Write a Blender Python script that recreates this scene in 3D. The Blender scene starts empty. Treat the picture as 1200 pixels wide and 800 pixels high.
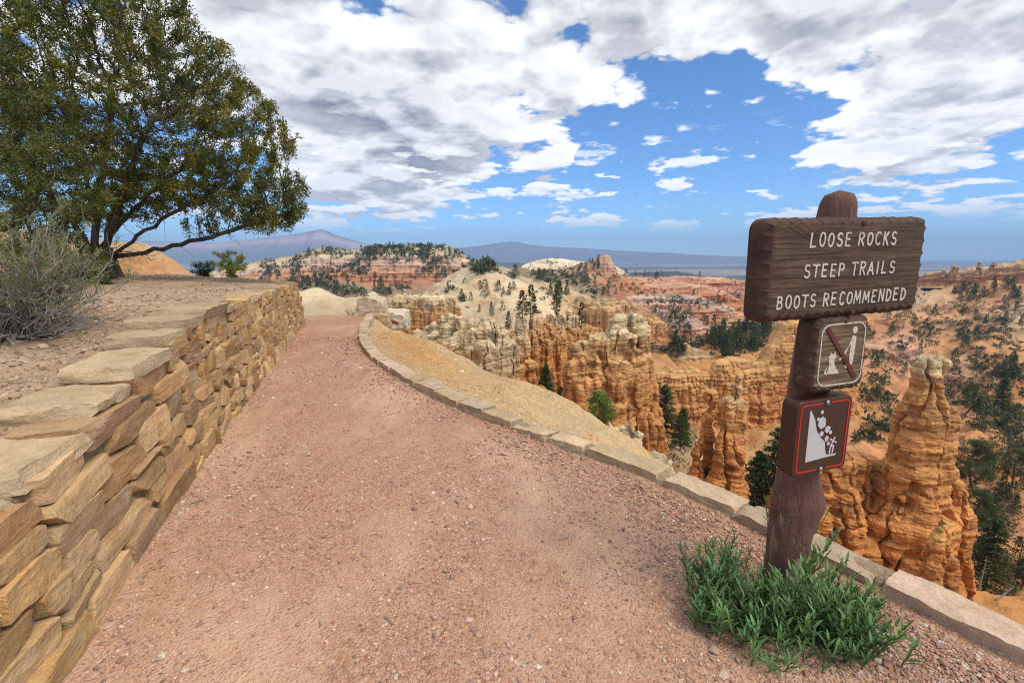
import bpy, bmesh, math, random
import numpy as np
from mathutils import Vector
R = math.radians
rng = np.random.default_rng(7)
random.seed(7)
scene = bpy.context.scene
COL = scene.collection

# ------------------------------------------------------------------ camera
PITCH = R(10.6); CAMZ = 1.6; FPX = 1200 * 16 / 36.0
cam_d = bpy.data.cameras.new('camera'); cam_d.lens = 16; cam_d.sensor_width = 36
cam_d.clip_start = 0.05; cam_d.clip_end = 60000
cam = bpy.data.objects.new('camera', cam_d); COL.objects.link(cam)
cam.location = (0, 0, CAMZ); cam.rotation_euler = (math.pi / 2 - PITCH, 0, 0)
scene.camera = cam
scene.view_settings.view_transform = 'Standard'
scene.view_settings.look = 'None'
scene.view_settings.gamma = 1.0
scene.view_settings.use_curve_mapping = False
scene.view_settings.exposure = 0.32
scene.cycles.max_bounces = 5
scene.cycles.diffuse_bounces = 2
scene.cycles.glossy_bounces = 1
scene.cycles.transmission_bounces = 3
scene.cycles.transparent_max_bounces = 6
scene.cycles.volume_bounces = 0
scene.cycles.filter_width = 1.1
scene.cycles.use_denoising = False
scene.cycles.use_adaptive_sampling = True
scene.cycles.adaptive_threshold = 0.01

# ------------------------------------------------------------------ sun + sky
SUN_TO = Vector((0.50, -0.42, 0.95)).normalized()
sun_d = bpy.data.lights.new('sun', 'SUN'); sun_d.energy = 2.7; sun_d.angle = R(32)
sun_d.color = (1.0, 0.91, 0.77)
sun = bpy.data.objects.new('sun', sun_d); COL.objects.link(sun)
sun.rotation_euler = (-SUN_TO).to_track_quat('-Z', 'Y').to_euler()
SUN_EL = math.asin(SUN_TO.z); SUN_AZ = math.atan2(SUN_TO.x, SUN_TO.y)

class NT:
    """small helper that wires shader nodes"""
    def __init__(s, tree):
        s.t = tree; s.n = tree.nodes; s.l = tree.links
    def node(s, typ, **kw):
        n = s.n.new(typ)
        for k, v in kw.items(): setattr(n, k, v)
        return n
    def put(s, sock, v):
        if hasattr(v, 'is_output'): s.l.new(v, sock)
        elif v is not None: sock.default_value = v
    def m(s, op, a, b=None, c=None, clamp=False):
        n = s.node('ShaderNodeMath', operation=op, use_clamp=clamp)
        s.put(n.inputs[0], a)
        if b is not None: s.put(n.inputs[1], b)
        if c is not None: s.put(n.inputs[2], c)
        return n.outputs[0]
    def v(s, op, a, b=None, scale=None):
        n = s.node('ShaderNodeVectorMath', operation=op)
        s.put(n.inputs[0], a)
        if b is not None: s.put(n.inputs[1], b)
        if scale is not None: s.put(n.inputs['Scale'], scale)
        return n.outputs['Value'] if op in ('DOT_PRODUCT', 'LENGTH') else n.outputs[0]
    def mix(s, f, a, b, blend='MIX'):
        n = s.node('ShaderNodeMix', data_type='RGBA', blend_type=blend)
        s.put(n.inputs[0], f)
        for i, c in ((6, a), (7, b)):
            if isinstance(c, tuple) and len(c) == 3: c = c + (1,)
            s.put(n.inputs[i], c)
        return n.outputs[2]
    def noise(s, vec, scale, detail=4, rough=0.55, dist=0.0, dims='3D', w=None):
        n = s.node('ShaderNodeTexNoise', noise_dimensions=dims)
        if vec is not None: s.put(n.inputs['Vector'], vec)
        s.put(n.inputs['Scale'], scale); s.put(n.inputs['Detail'], detail)
        s.put(n.inputs['Roughness'], rough); s.put(n.inputs['Distortion'], dist)
        if w is not None: s.put(n.inputs['W'], w)
        return n.outputs['Fac']
    def vor(s, vec, scale, feature='F1', out='Distance', rnd=1.0):
        n = s.node('ShaderNodeTexVoronoi', feature=feature)
        if vec is not None: s.put(n.inputs['Vector'], vec)
        s.put(n.inputs['Scale'], scale); s.put(n.inputs['Randomness'], rnd)
        return n.outputs[out]
    def ss(s, x, a, b, lo=0.0, hi=1.0):
        n = s.node('ShaderNodeMapRange', interpolation_type='SMOOTHSTEP')
        s.put(n.inputs[0], x); s.put(n.inputs[1], a); s.put(n.inputs[2], b); s.put(n.inputs[3], lo); s.put(n.inputs[4], hi)
        return n.outputs[0]
    def lin(s, x, a, b, lo, hi):
        n = s.node('ShaderNodeMapRange')
        s.put(n.inputs[0], x); s.put(n.inputs[1], a); s.put(n.inputs[2], b); s.put(n.inputs[3], lo); s.put(n.inputs[4], hi)
        return n.outputs[0]
    def ramp(s, x, stops):
        n = s.node('ShaderNodeValToRGB'); el = n.color_ramp.elements
        while len(el) < len(stops): el.new(0.5)
        for e, (p, c) in zip(el, stops):
            e.position = p; e.color = tuple(c) + (1,)
        s.put(n.inputs[0], x); return n.outputs[0]
    def comb(s, x, y, z):
        n = s.node('ShaderNodeCombineXYZ'); s.put(n.inputs[0], x); s.put(n.inputs[1], y); s.put(n.inputs[2], z)
        return n.outputs[0]
    def sep(s, v):
        n = s.node('ShaderNodeSeparateXYZ'); s.put(n.inputs[0], v); return n.outputs

def pix_dir(px, py):
    a = (px - 600) / FPX; b = (400 - py) / FPX
    return np.array([a, math.cos(PITCH) + b * math.sin(PITCH), -math.sin(PITCH) + b * math.cos(PITCH)])
def P(px, py, Y):
    d = pix_dir(px, py); return np.array([0, 0, CAMZ]) + d * (Y / d[1])
def G(px, py, z=0.0):
    d = pix_dir(px, py); return np.array([0, 0, CAMZ]) + d * ((z - CAMZ) / d[2])

world = bpy.data.worlds.new('World'); scene.world = world; world.use_nodes = True
def build_world():
    t = NT(world.node_tree); t.n.clear()
    out = t.node('ShaderNodeOutputWorld'); bg = t.node('ShaderNodeBackground')
    sky = t.node('ShaderNodeTexSky', sky_type='NISHITA', sun_disc=False)
    sky.sun_elevation = SUN_EL; sky.sun_rotation = SUN_AZ
    sky.altitude = 2400; sky.air_density = 1.0; sky.dust_density = 0.6; sky.ozone_density = 2.5
    SKY_S = 0.115
    d = t.node('ShaderNodeTexCoord').outputs['Generated']
    sx, sy, sz = t.sep(d)
    zc = t.m('MAXIMUM', sz, 0.0)
    den = t.m('ADD', zc, 0.035)
    q = t.comb(t.m('DIVIDE', sx, den), t.m('DIVIDE', sy, den), 0.0)
    col = t.v('MULTIPLY', t.v('SCALE', sky.outputs[0], scale=SKY_S), (0.68, 1.05, 1.34))
    col = t.mix(t.ss(sz, 0.0, 0.16, 0.15, 0.0), col, (0.62, 0.74, 0.86))   # paler towards the skyline
    # where the sky is covered and where it is open
    cov = t.ss(sz, 0.05, 0.40, COV[0], COV[1])
    for px, py, rad, amt in CLOUD_BLOBS:
        c = pix_dir(px, py); c = c / np.linalg.norm(c)
        dt = t.v('DOT_PRODUCT', d, tuple(c))
        cov = t.m('ADD', cov, t.ss(dt, math.cos(R(rad)), math.cos(R(rad * 0.25)), 0.0, amt))
    def density(dv):
        x_, y_, z_ = t.sep(dv); z0 = t.m('MAXIMUM', z_, 0.0)
        da = t.m('ADD', z0, 0.10); db = t.m('ADD', z0, 0.17)
        qa = t.v('ADD', t.comb(t.m('DIVIDE', x_, da), t.m('DIVIDE', y_, da), 0.0), (CLOUD_OFF[0], CLOUD_OFF[1], 0.4))
        qb = t.v('SCALE', dv, scale=t.m('DIVIDE', 1.0, db))
        mac = t.noise(qa, CLOUD_SCALE, 2.0, 0.5, 0.0)
        bil = t.noise(qb, 3.3, 7.0, 0.56, 0.15)
        pf = t.m('ABSOLUTE', t.m('SUBTRACT', t.noise(qb, 4.6, 3.0, 0.5, 0.2), 0.5))
        pf2 = t.m('ABSOLUTE', t.m('SUBTRACT', t.noise(qb, 12.0, 3.0, 0.5, 0.2), 0.5))
        s = t.m('ADD', mac, t.m('MULTIPLY', t.m('SUBTRACT', bil, 0.5), 0.52))
        return t.m('ADD', s, t.m('ADD', t.m('MULTIPLY', t.m('SUBTRACT', pf, 0.08), 0.62), t.m('MULTIPLY', t.m('SUBTRACT', pf2, 0.08), 0.17)))
    up = t.v('NORMALIZE', t.v('ADD', d, (0.016, -0.018, 0.030)))      # a step towards the sun: lit sides of the billows
    D0 = density(d); D1 = density(up)
    n = t.m('ADD', D0, cov)
    a = t.m('MULTIPLY', t.ss(n, 0.50, 0.575), t.ss(sz, 0.035, 0.08))
    thick = t.m('MULTIPLY', t.ss(n, 0.56, 0.94), t.ss(sz, 0.04, 0.42, 0.55, 1.0))
    lit = t.m('MULTIPLY', t.m('SUBTRACT', D0, D1), 2.6)
    lit = t.m('MINIMUM', t.m('MAXIMUM', lit, -0.30), 0.26)
    base = t.mix(thick, (0.85, 0.855, 0.865), (0.45, 0.465, 0.50))
    cl = t.v('ADD', base, t.comb(lit, lit, t.m('MULTIPLY', lit, 0.95)))
    cl = t.v('MINIMUM', cl, (1.0, 1.0, 1.0))
    col = t.mix(t.m('MULTIPLY', a, 0.97), col, cl)
    # small fair-weather clouds standing in rows above the skyline
    az = t.m('ARCTAN2', sx, sy); el = t.m('ARCSINE', sz)
    def puffs(de):
        v = t.comb(t.m('MULTIPLY', az, 10.5), t.m('MULTIPLY', t.m('ADD', el, de), 36.0), 3.3)
        return t.noise(v, 1.0, 6.0, 0.56, 0.1)
    p0 = puffs(0.0); p1 = puffs(0.010)
    gate = t.m('MULTIPLY', t.ss(el, R(2.0), R(5.0)), t.ss(el, R(15.0), R(9.0)))
    pa = t.m('MULTIPLY', t.ss(p0, 0.545, 0.60), gate)
    pl = t.m('MINIMUM', t.m('MAXIMUM', t.m('MULTIPLY', t.m('SUBTRACT', p0, p1), 1.6), -0.22), 0.12)
    pc = t.v('ADD', (0.95, 0.955, 0.96), t.comb(pl, pl, pl))
    col = t.mix(t.m('MULTIPLY', pa, 0.92), col, pc)
    # below the skyline: warm light bounced from the land
    col = t.mix(t.ss(sz, -0.06, -0.01, 1.0, 0.0), col, (0.33, 0.27, 0.21))
    t.put(bg.inputs[0], col); bg.inputs[1].default_value = 1.0
    t.l.new(bg.outputs[0], out.inputs[0])
    world.cycles.sampling_method = 'MANUAL'; world.cycles.sample_map_resolution = 512
COV = (-0.16, 0.125); CLOUD_SCALE = 1.25; CLOUD_OFF = (3.1, 7.7)
CLOUD_BLOBS = [  # px, py, angular radius, amount
    (880, 30, 18, 0.13), (560, 130, 15, 0.10), (430, 60, 16, 0.07), (420, 195, 12, 0.30), (500, 15, 9, 0.06), (690, 50, 9, 0.15), (330, 20, 6, 0.08), (520, 215, 7, 0.14), (900, 50, 9, 0.06),
    (1050, 165, 9, 0.14), (1170, 90, 11, 0.10), (1000, 60, 10, 0.05), (800, 190, 15, -0.19), (850, 130, 7, -0.10), (930, 170, 6, -0.10), (700, 110, 3, -0.05), (480, 60, 3, -0.06),
    (1150, 230, 8, -0.03), (640, 240, 4, 0.10), (770, 247, 4, 0.12), (1110, 232, 4, 0.09), (860, 250, 4, 0.10), (560, 225, 5, 0.09), (200, 40, 22, 0.03)]
build_world()

# ------------------------------------------------------------------ noise in numpy
_perm = np.random.default_rng(3).permutation(256); _perm = np.concatenate([_perm, _perm, _perm])
_g3 = np.random.default_rng(4).normal(size=(256, 3)); _g3 /= np.linalg.norm(_g3, axis=1)[:, None]
def perlin(x, y, z):
    x = np.asarray(x, float); y = np.asarray(y, float) + 0 * x; z = np.asarray(z, float) + 0 * x
    xi = np.floor(x).astype(int); yi = np.floor(y).astype(int); zi = np.floor(z).astype(int)
    xf = x - xi; yf = y - yi; zf = z - zi; xi &= 255; yi &= 255; zi &= 255
    u = xf**3 * (xf * (xf * 6 - 15) + 10); v = yf**3 * (yf * (yf * 6 - 15) + 10); w = zf**3 * (zf * (zf * 6 - 15) + 10)
    def g(a, b, c):
        h = _perm[_perm[_perm[(xi + a) & 255] + ((yi + b) & 255)] + ((zi + c) & 255)]
        gr = _g3[h]
        return gr[..., 0] * (xf - a) + gr[..., 1] * (yf - b) + gr[..., 2] * (zf - c)
    x00 = g(0, 0, 0) * (1 - u) + g(1, 0, 0) * u; x10 = g(0, 1, 0) * (1 - u) + g(1, 1, 0) * u
    x01 = g(0, 0, 1) * (1 - u) + g(1, 0, 1) * u; x11 = g(0, 1, 1) * (1 - u) + g(1, 1, 1) * u
    return ((x00 * (1 - v) + x10 * v) * (1 - w) + (x01 * (1 - v) + x11 * v) * w) * 1.5
def fbm(x, y, z=0.0, oct=4, gain=0.5):
    s = 0; a = 1.0
    for i in range(oct):
        s = s + a * perlin(np.asarray(x) * 2**i + 13.1 * i, np.asarray(y) * 2**i + 5.7 * i, np.asarray(z) * 2**i + 9.3 * i); a *= gain
    return s
def strata(z):
    """how far each rock layer stands out, shared by the whole canyon: hard ledges and soft recesses"""
    z = np.asarray(z, float)
    a = perlin(z / 3.1, 0.3, 0.7) ; b = perlin(z / 1.25 + 40, 0.3, 2.7); c = perlin(z / 0.5 + 80, 1.3, 2.7)
    f = lambda q: np.tanh(q * 3.5)
    return 0.5 * f(a) + 0.35 * f(b) + 0.2 * f(c)
def smooth01(x, a, b):
    t = np.clip((np.asarray(x, float) - a) / (b - a), 0, 1); return t * t * (3 - 2 * t)

# ------------------------------------------------------------------ mesh + tag helpers
def make_mesh(name, V, F, cols=None, smooth=True, sharp=None):
    """V (n,3); F an int array (m,k) or a list of such arrays; cols (n,3) linear colour per vertex"""
    me = bpy.data.meshes.new(name)
    V = np.asarray(V, np.float32)
    Fs = F if isinstance(F, list) else [F]
    Fs = [np.asarray(f, np.int32) for f in Fs if len(f)]
    loops = np.concatenate([f.ravel() for f in Fs])
    sizes = np.concatenate([np.full(len(f), f.shape[1], np.int32) for f in Fs])
    starts = np.concatenate([[0], np.cumsum(sizes)[:-1]]).astype(np.int32)
    me.vertices.add(len(V)); me.vertices.foreach_set('co', V.ravel())
    me.loops.add(len(loops)); me.loops.foreach_set('vertex_index', loops)
    me.polygons.add(len(sizes)); me.polygons.foreach_set('loop_start', starts)
    me.update(calc_edges=True)
    me.polygons.foreach_set('use_smooth', np.full(len(sizes), smooth, bool))
    if cols is not None:
        at = me.color_attributes.new('Col', 'FLOAT_COLOR', 'POINT')
        c = np.ones((len(V), 4), np.float32); c[:, :3] = cols; at.data.foreach_set('color', c.ravel())
    if smooth and sharp: me.set_sharp_from_angle(angle=R(sharp))
    me.validate(); me.update()
    return me
def link(name, me, mat=None, parent=None, loc=None):
    o = bpy.data.objects.new(name, me); COL.objects.link(o)
    if mat is not None and not me.materials: me.materials.append(mat)
    if parent is not None: o.parent = parent
    if loc is not None: o.location = loc
    return o
def based(V, base):
    return np.asarray(V) - np.asarray(base)[None, :]
def tag(o, label, cat, group=None, kind=None):
    if label: o['label'] = label
    if cat: o['category'] = cat
    if group: o['group'] = group
    if kind: o['kind'] = kind
    return o
def struct(o): o['kind'] = 'structure'; return o
def empty(name, loc):
    o = bpy.data.objects.new(name, None); COL.objects.link(o); o.location = loc; o.empty_display_size = 0.1; return o
def grid_faces(nu, nv, wrap=False):
    i, j = np.meshgrid(np.arange(nu - 1), np.arange(nv if wrap else nv - 1), indexing='ij')
    j2 = (j + 1) % nv
    return np.stack([i * nv + j, i * nv + j2, (i + 1) * nv + j2, (i + 1) * nv + j], -1).reshape(-1, 4)
class MB:
    def __init__(s): s.V = []; s.F = {}; s.C = []; s.n = 0
    def add(s, V, F, col=None):
        V = np.asarray(V, float); F = F if isinstance(F, list) else [F]
        for f in F:
            f = np.asarray(f); s.F.setdefault(f.shape[1], []).append(f + s.n)
        s.V.append(V); s.n += len(V)
        if col is not None:
            c = np.asarray(col, float); s.C.append(np.broadcast_to(c, (len(V), 3)))
    def mesh(s, name, smooth=True, sharp=None, base=None):
        V = np.concatenate(s.V)
        if base is not None: V = V - np.asarray(base)
        C = np.concatenate(s.C) if s.C else None
        return make_mesh(name, V, [np.concatenate(f) for f in s.F.values()], C, smooth, sharp)
def tube(pts, rad, n=6, cap=True):
    pts = np.asarray(pts, float); m = len(pts); rad = np.broadcast_to(rad, (m,))
    T = np.gradient(pts, axis=0); T /= np.linalg.norm(T, axis=1)[:, None] + 1e-9
    ref = np.array([0.31, 0.77, 0.55]); 
    A = np.cross(T, ref); A /= np.linalg.norm(A, axis=1)[:, None] + 1e-9
    B = np.cross(T, A); th = np.arange(n) * 2 * np.pi / n
    V = pts[:, None, :] + rad[:, None, None] * (A[:, None, :] * np.cos(th)[None, :, None] + B[:, None, :] * np.sin(th)[None, :, None])
    F = grid_faces(m, n, True)
    return V.reshape(-1, 3), F
def resample(pts, n=None, step=None):
    pts = np.asarray(pts, float)
    # Catmull-Rom through the points, then even arc length
    p = np.vstack([2 * pts[0] - pts[1], pts, 2 * pts[-1] - pts[-2]]); out = []
    t = np.linspace(0, 1, 24, endpoint=False)[:, None]
    for i in range(1, len(p) - 2):
        a, b, c, d = p[i - 1], p[i], p[i + 1], p[i + 2]
        out.append(0.5 * (2 * b + (c - a) * t + (2 * a - 5 * b + 4 * c - d) * t**2 + (3 * b - a - 3 * c + d) * t**3))
    q = np.vstack(out + [pts[-1:]])
    L = np.concatenate([[0], np.cumsum(np.linalg.norm(np.diff(q[:, :2], axis=0), axis=1))])
    if n is None: n = max(2, int(L[-1] / step) + 1)
    s = np.linspace(0, L[-1], n)
    return np.stack([np.interp(s, L, q[:, k]) for k in range(q.shape[1])], 1), s

# ------------------------------------------------------------------ materials
def new_mat(name):
    m = bpy.data.materials.new(name); m.use_nodes = True; t = NT(m.node_tree)
    b = t.n['Principled BSDF']; b.inputs['Roughness'].default_value = 0.9
    b.inputs['Specular IOR Level'].default_value = 0.25
    return m, t, b
def attr(t, name='Col'):
    return t.node('ShaderNodeAttribute', attribute_name=name).outputs['Color']
def pos(t): return t.node('ShaderNodeNewGeometry').outputs['Position']
def scl(t, v, s): return t.v('MULTIPLY', v, s)
def bump(t, b, h, dist, strength=1.0, prev=None):
    n = t.node('ShaderNodeBump'); n.inputs['Strength'].default_value = strength; n.inputs['Distance'].default_value = dist
    t.put(n.inputs['Height'], h)
    if prev is not None: t.l.new(prev, n.inputs['Normal'])
    t.l.new(n.outputs[0], b.inputs['Normal']); return n.outputs[0]
def mat_plain(name, col, rough=0.6, spec=0.3, metal=0.0, var=0.15, scale=30):
    m, t, b = new_mat(name)
    n = t.noise(pos(t), scale, 3)
    t.put(b.inputs['Base Color'], t.mix(n, tuple(c * (1 - var) for c in col), tuple(min(1, c * (1 + var)) for c in col)))
    b.inputs['Roughness'].default_value = rough; b.inputs['Specular IOR Level'].default_value = spec; b.inputs['Metallic'].default_value = metal
    return m
def mat_rock(name, unit=1.0, band=0.35, bd=0.25):
    """sedimentary rock: layer colours come with the mesh; fine beds, stains and grain are added here. unit: metres per grain step"""
    m, t, b = new_mat(name); p = pos(t)
    c = attr(t)
    w = t.v('ADD', p, t.comb(0, 0, t.m('MULTIPLY', t.noise(p, 0.22 / unit, 3), 1.6 * unit)))
    beds = t.noise(scl(t, w, (0.10 / unit, 0.10 / unit, 2.6 / unit)), 1.0, 3, 0.6)
    beds2 = t.noise(scl(t, w, (0.04 / unit, 0.04 / unit, 0.7 / unit)), 1.0, 2, 0.6)
    stain = t.noise(scl(t, p, (1.1 / unit, 1.1 / unit, 0.16 / unit)), 1.0, 4, 0.6)
    grain = t.noise(p, 3.0 / unit, 6, 0.65)
    f = t.m('MULTIPLY', t.lin(beds, 0.3, 0.7, 1 - band, 1 + band), t.lin(beds2, 0.3, 0.7, 0.86, 1.14))
    f = t.m('MULTIPLY', f, t.lin(grain, 0.25, 0.75, 0.72, 1.25))
    c2 = t.v('SCALE', c, scale=f)
    c2 = t.mix(t.ss(stain, 0.52, 0.72, 0, 0.30), c2, t.v('MULTIPLY', c2, (1.25, 1.22, 1.22)))
    c2 = t.mix(t.ss(stain, 0.46, 0.28, 0, 0.45), c2, t.v('MULTIPLY', c2, (0.72, 0.60, 0.50)))
    t.put(b.inputs['Base Color'], c2)
    h = t.m('ADD', t.m('MULTIPLY', grain, 0.55), t.m('MULTIPLY', beds, 0.8))
    bump(t, b, h, bd * unit, 0.9)
    return m
def mat_terrain():
    m, t, b = new_mat('terrain'); p = pos(t); c = attr(t)
    d = t.v('LENGTH', p)
    nz = t.sep(t.node('ShaderNodeNewGeometry').outputs['Normal'])[2]
    steep = t.ss(nz, 0.90, 0.62, 0, 1)
    w = t.v('ADD', p, t.comb(0, 0, t.m('MULTIPLY', t.noise(p, 0.03, 4), 9.0)))
    beds = t.noise(scl(t, w, (0.012, 0.012, 0.45)), 1.0, 4, 0.6)
    patch = t.noise(p, 0.055, 5, 0.6); med = t.noise(p, 0.6, 5, 0.65); fine = t.noise(p, 9.0, 5, 0.7)
    gr = t.vor(p, 26.0, 'F1', 'Color'); grf = t.sep(gr)[0]
    near = t.ss(d, 45.0, 10.0, 0, 1)
    f = t.m('MULTIPLY', t.lin(patch, 0.3, 0.7, 0.80, 1.18), t.lin(med, 0.3, 0.7, 0.86, 1.14))
    f = t.m('MULTIPLY', f, t.lin(fine, 0.25, 0.75, 0.86, 1.14))
    f = t.m('MULTIPLY', f, t.mix(near, (1, 1, 1), t.comb(*[t.lin(grf, 0, 1, 0.86, 1.12)] * 3)))
    c2 = t.v('SCALE', c, scale=f)
    bandc = t.ramp(beds, [(0.30, (0.66, 0.48, 0.36)), (0.42, (0.95, 0.62, 0.45)), (0.5, (1.15, 1.05, 1.0)), (0.58, (0.8, 0.55, 0.4)), (0.72, (1.2, 1.12, 1.05))])
    c2 = t.mix(t.m('MULTIPLY', steep, 0.65), c2, t.v('MULTIPLY', c2, bandc))
    t.put(b.inputs['Base Color'], c2)
    h = t.m('ADD', t.m('MULTIPLY', med, 1.6), t.m('MULTIPLY', fine, 0.10))
    n1 = bump(t, b, h, 0.5, 0.8)
    bump(t, b, t.m('MULTIPLY', t.vor(p, 26.0, 'F1'), t.m('MULTIPLY', near, -1.0)), 0.03, 0.7, n1)
    return m
def mat_path():
    m, t, b = new_mat('path_gravel'); p = pos(t)
    big = t.noise(scl(t, p, (1.0, 0.55, 1.0)), 0.9, 5, 0.6); mid = t.noise(p, 6.0, 5, 0.65)
    v1 = t.vor(p, 62.0, 'F1', 'Color'); v2 = t.vor(p, 130.0, 'F1', 'Color')
    d1 = t.vor(p, 62.0, 'F1'); d2 = t.vor(p, 130.0, 'F1')
    a = t.sep(v1)[0]; a2 = t.sep(v2)[1]
    stone = t.ramp(a, [(0.0, (0.20, 0.14, 0.105)), (0.10, (0.32, 0.18, 0.12)), (0.35, (0.40, 0.235, 0.155)), (0.6, (0.47, 0.30, 0.205)), (0.82, (0.52, 0.36, 0.265)), (1.0, (0.58, 0.48, 0.39))])
    stone2 = t.ramp(a2, [(0.0, (0.26, 0.16, 0.105)), (0.3, (0.40, 0.245, 0.16)), (0.7, (0.49, 0.315, 0.215)), (1.0, (0.57, 0.41, 0.30))])
    dirt = t.mix(mid, (0.44, 0.27, 0.175), (0.57, 0.38, 0.26))
    dusty = t.ss(t.m('ADD', big, t.m('MULTIPLY', mid, 0.35)), 0.60, 0.86, 0, 1)
    g = t.mix(t.ss(mid, 0.42, 0.6, 0.75, 0.25), stone2, dirt)
    g = t.mix(t.m('MULTIPLY', t.ss(t.sep(v1)[1], 0.35, 0.6), t.lin(dusty, 0, 1, 0.85, 0.25)), g, stone)
    g = t.mix(t.m('MULTIPLY', dusty, 0.95), g, (0.62, 0.45, 0.33))
    t.put(b.inputs['Base Color'], t.v('MULTIPLY', g, (0.92, 0.815, 0.745)))
    h = t.m('SUBTRACT', t.m('MULTIPLY', mid, 0.8), t.m('ADD', t.m('MULTIPLY', d1, 0.6), t.m('MULTIPLY', d2, 0.3)))
    bump(t, b, h, 0.02, 0.8)
    return m
def mat_stone(name, tint=(1, 1, 1)):
    """sandstone block: each stone's own colour comes with the mesh"""
    m, t, b = new_mat(name); p = pos(t); c = attr(t)
    bed = t.noise(scl(t, p, (1.2, 1.2, 9.0)), 2.0, 5, 0.6, 0.6); blot = t.noise(p, 7.0, 5, 0.65); fine = t.noise(p, 70.0, 5, 0.7)
    f = t.m('MULTIPLY', t.lin(bed, 0.3, 0.7, 0.78, 1.2), t.lin(fine, 0.25, 0.75, 0.76, 1.22))
    c2 = t.v('MULTIPLY', t.v('SCALE', c, scale=f), tint)
    c2 = t.mix(t.ss(blot, 0.54, 0.70, 0, 0.65), c2, t.v('MULTIPLY', c2, (0.78, 0.62, 0.46)))
    c2 = t.mix(t.ss(blot, 0.44, 0.30, 0, 0.45), c2, (0.45, 0.37, 0.27))
    t.put(b.inputs['Base Color'], c2)
    h = t.m('ADD', t.m('ADD', t.m('MULTIPLY', bed, 0.6), t.m('MULTIPLY', blot, 1.0)), t.m('MULTIPLY', fine, 0.22))
    bump(t, b, h, 0.03, 0.9)
    return m
def mat_dirt(name, c0, c1, c2):
    m, t, b = new_mat(name); p = pos(t)
    big = t.noise(p, 1.1, 5, 0.6); mid = t.noise(p, 9, 5, 0.65); fine = t.noise(p, 60, 4, 0.7)
    v = t.sep(t.vor(p, 80.0, 'F1', 'Color'))[0]
    c = t.mix(t.ss(big, 0.38, 0.62), c0, c1)
    c = t.mix(t.ss(mid, 0.55, 0.7, 0, 0.6), c, c2)
    c = t.v('SCALE', c, scale=t.m('MULTIPLY', t.lin(fine, 0.25, 0.75, 0.75, 1.25), t.lin(v, 0, 1, 0.82, 1.16)))
    t.put(b.inputs['Base Color'], c)
    bump(t, b, t.m('ADD', mid, t.m('MULTIPLY', fine, 0.3)), 0.05, 0.8)
    return m
def mat_leaf(name, trans=0.25, rough=0.55):
    m, t, b = new_mat(name); c = attr(t)
    t.put(b.inputs['Base Color'], c); b.inputs['Roughness'].default_value = rough
    tr = t.node('ShaderNodeBsdfTranslucent'); t.put(tr.inputs[0], t.v('MULTIPLY', c, (1.3, 1.25, 0.6)))
    mx = t.node('ShaderNodeMixShader'); mx.inputs[0].default_value = trans
    t.l.new(b.outputs[0], mx.inputs[1]); t.l.new(tr.outputs[0], mx.inputs[2])
    t.l.new(mx.outputs[0], t.n['Material Output'].inputs[0]); return m
def mat_bark(name, c0, c1, sc=12):
    m, t, b = new_mat(name); p = pos(t)
    n = t.noise(scl(t, p, (1, 1, 0.22)), sc, 5, 0.65); n2 = t.noise(p, sc * 5, 3)
    c = t.mix(t.ss(n, 0.35, 0.65), c0, c1)
    t.put(b.inputs['Base Color'], t.v('SCALE', c, scale=t.lin(n2, 0.3, 0.7, 0.75, 1.25)))
    bump(t, b, n, 0.03, 1.0); return m
M = dict(
    rock=mat_rock('layered_rock', 1.0), rock_far=mat_rock('layered_rock_far', 3.2, 0.30, 0.22), rock_vast=mat_rock('layered_rock_vast', 11.0, 0.22, 0.2),
    terrain=mat_terrain(), path=mat_path(), stone=mat_stone('sandstone'), mortar=mat_dirt('mortar', (0.30, 0.22, 0.14), (0.36, 0.27, 0.17), (0.24, 0.17, 0.10)),
    dirt=mat_dirt('dirt', (0.35, 0.235, 0.145), (0.47, 0.335, 0.215), (0.26, 0.165, 0.10)),
    leaf=mat_leaf('leaf'), needle=mat_leaf('needle', 0.30), bark=mat_bark('bark', (0.045, 0.034, 0.028), (0.13, 0.10, 0.085)),
    twig=mat_bark('twig', (0.20, 0.175, 0.15), (0.36, 0.32, 0.28), 25), conifer_bark=mat_bark('conifer_bark', (0.07, 0.05, 0.035), (0.16, 0.12, 0.09), 6))
# ------------------------------------------------------------------ colours of the land (base colours)
CREAM = (0.55, 0.445, 0.285); PALE = (0.60, 0.50, 0.35); SAND = (0.50, 0.355, 0.20); ORANGE = (0.49, 0.235, 0.085)
DORANGE = (0.42, 0.178, 0.058); RED = (0.40, 0.165, 0.085); PINK = (0.50, 0.285, 0.195); GREY = (0.40, 0.335, 0.25)
SCRUB = (0.23, 0.19, 0.13); PLAINC = (0.17, 0.165, 0.14); RUST = (0.44, 0.20, 0.095)

# ------------------------------------------------------------------ rim lines: kerb (canyon side) and wall (uphill side)
KERB = [(6.2, -4.5), (4.4, -1.4), (3.0, 0.55)] + [tuple(G(px, py)[:2]) for px, py in
        [(1200, 780), (1080, 717), (960, 660), (880, 618), (760, 564), (700, 541), (640, 521), (600, 505), (560, 489), (500, 461), (456, 437), (436, 421), (424, 407), (421, 396), (422, 387), (427, 379), (430, 372)]]
KERB, _ = resample([k + (0,) for k in KERB], step=0.05); KERB = KERB[:, :2]
WALLB = [(-1.15, -5.0), (-1.25, -2.0), (-1.5, 0.2)] + [tuple(G(px, py)[:2]) for px, py in
        [(30, 800), (100, 700), (175, 602), (250, 502), (300, 441), (332, 402), (346, 386)]] + [(-5.25, 11.0), (-6.6, 11.7), (-9.5, 12.3), (-14, 12.9), (-30, 14.0)]
WALLB, WS = resample([k + (0,) for k in WALLB], step=0.05); WALLB = WALLB[:, :2]
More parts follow.
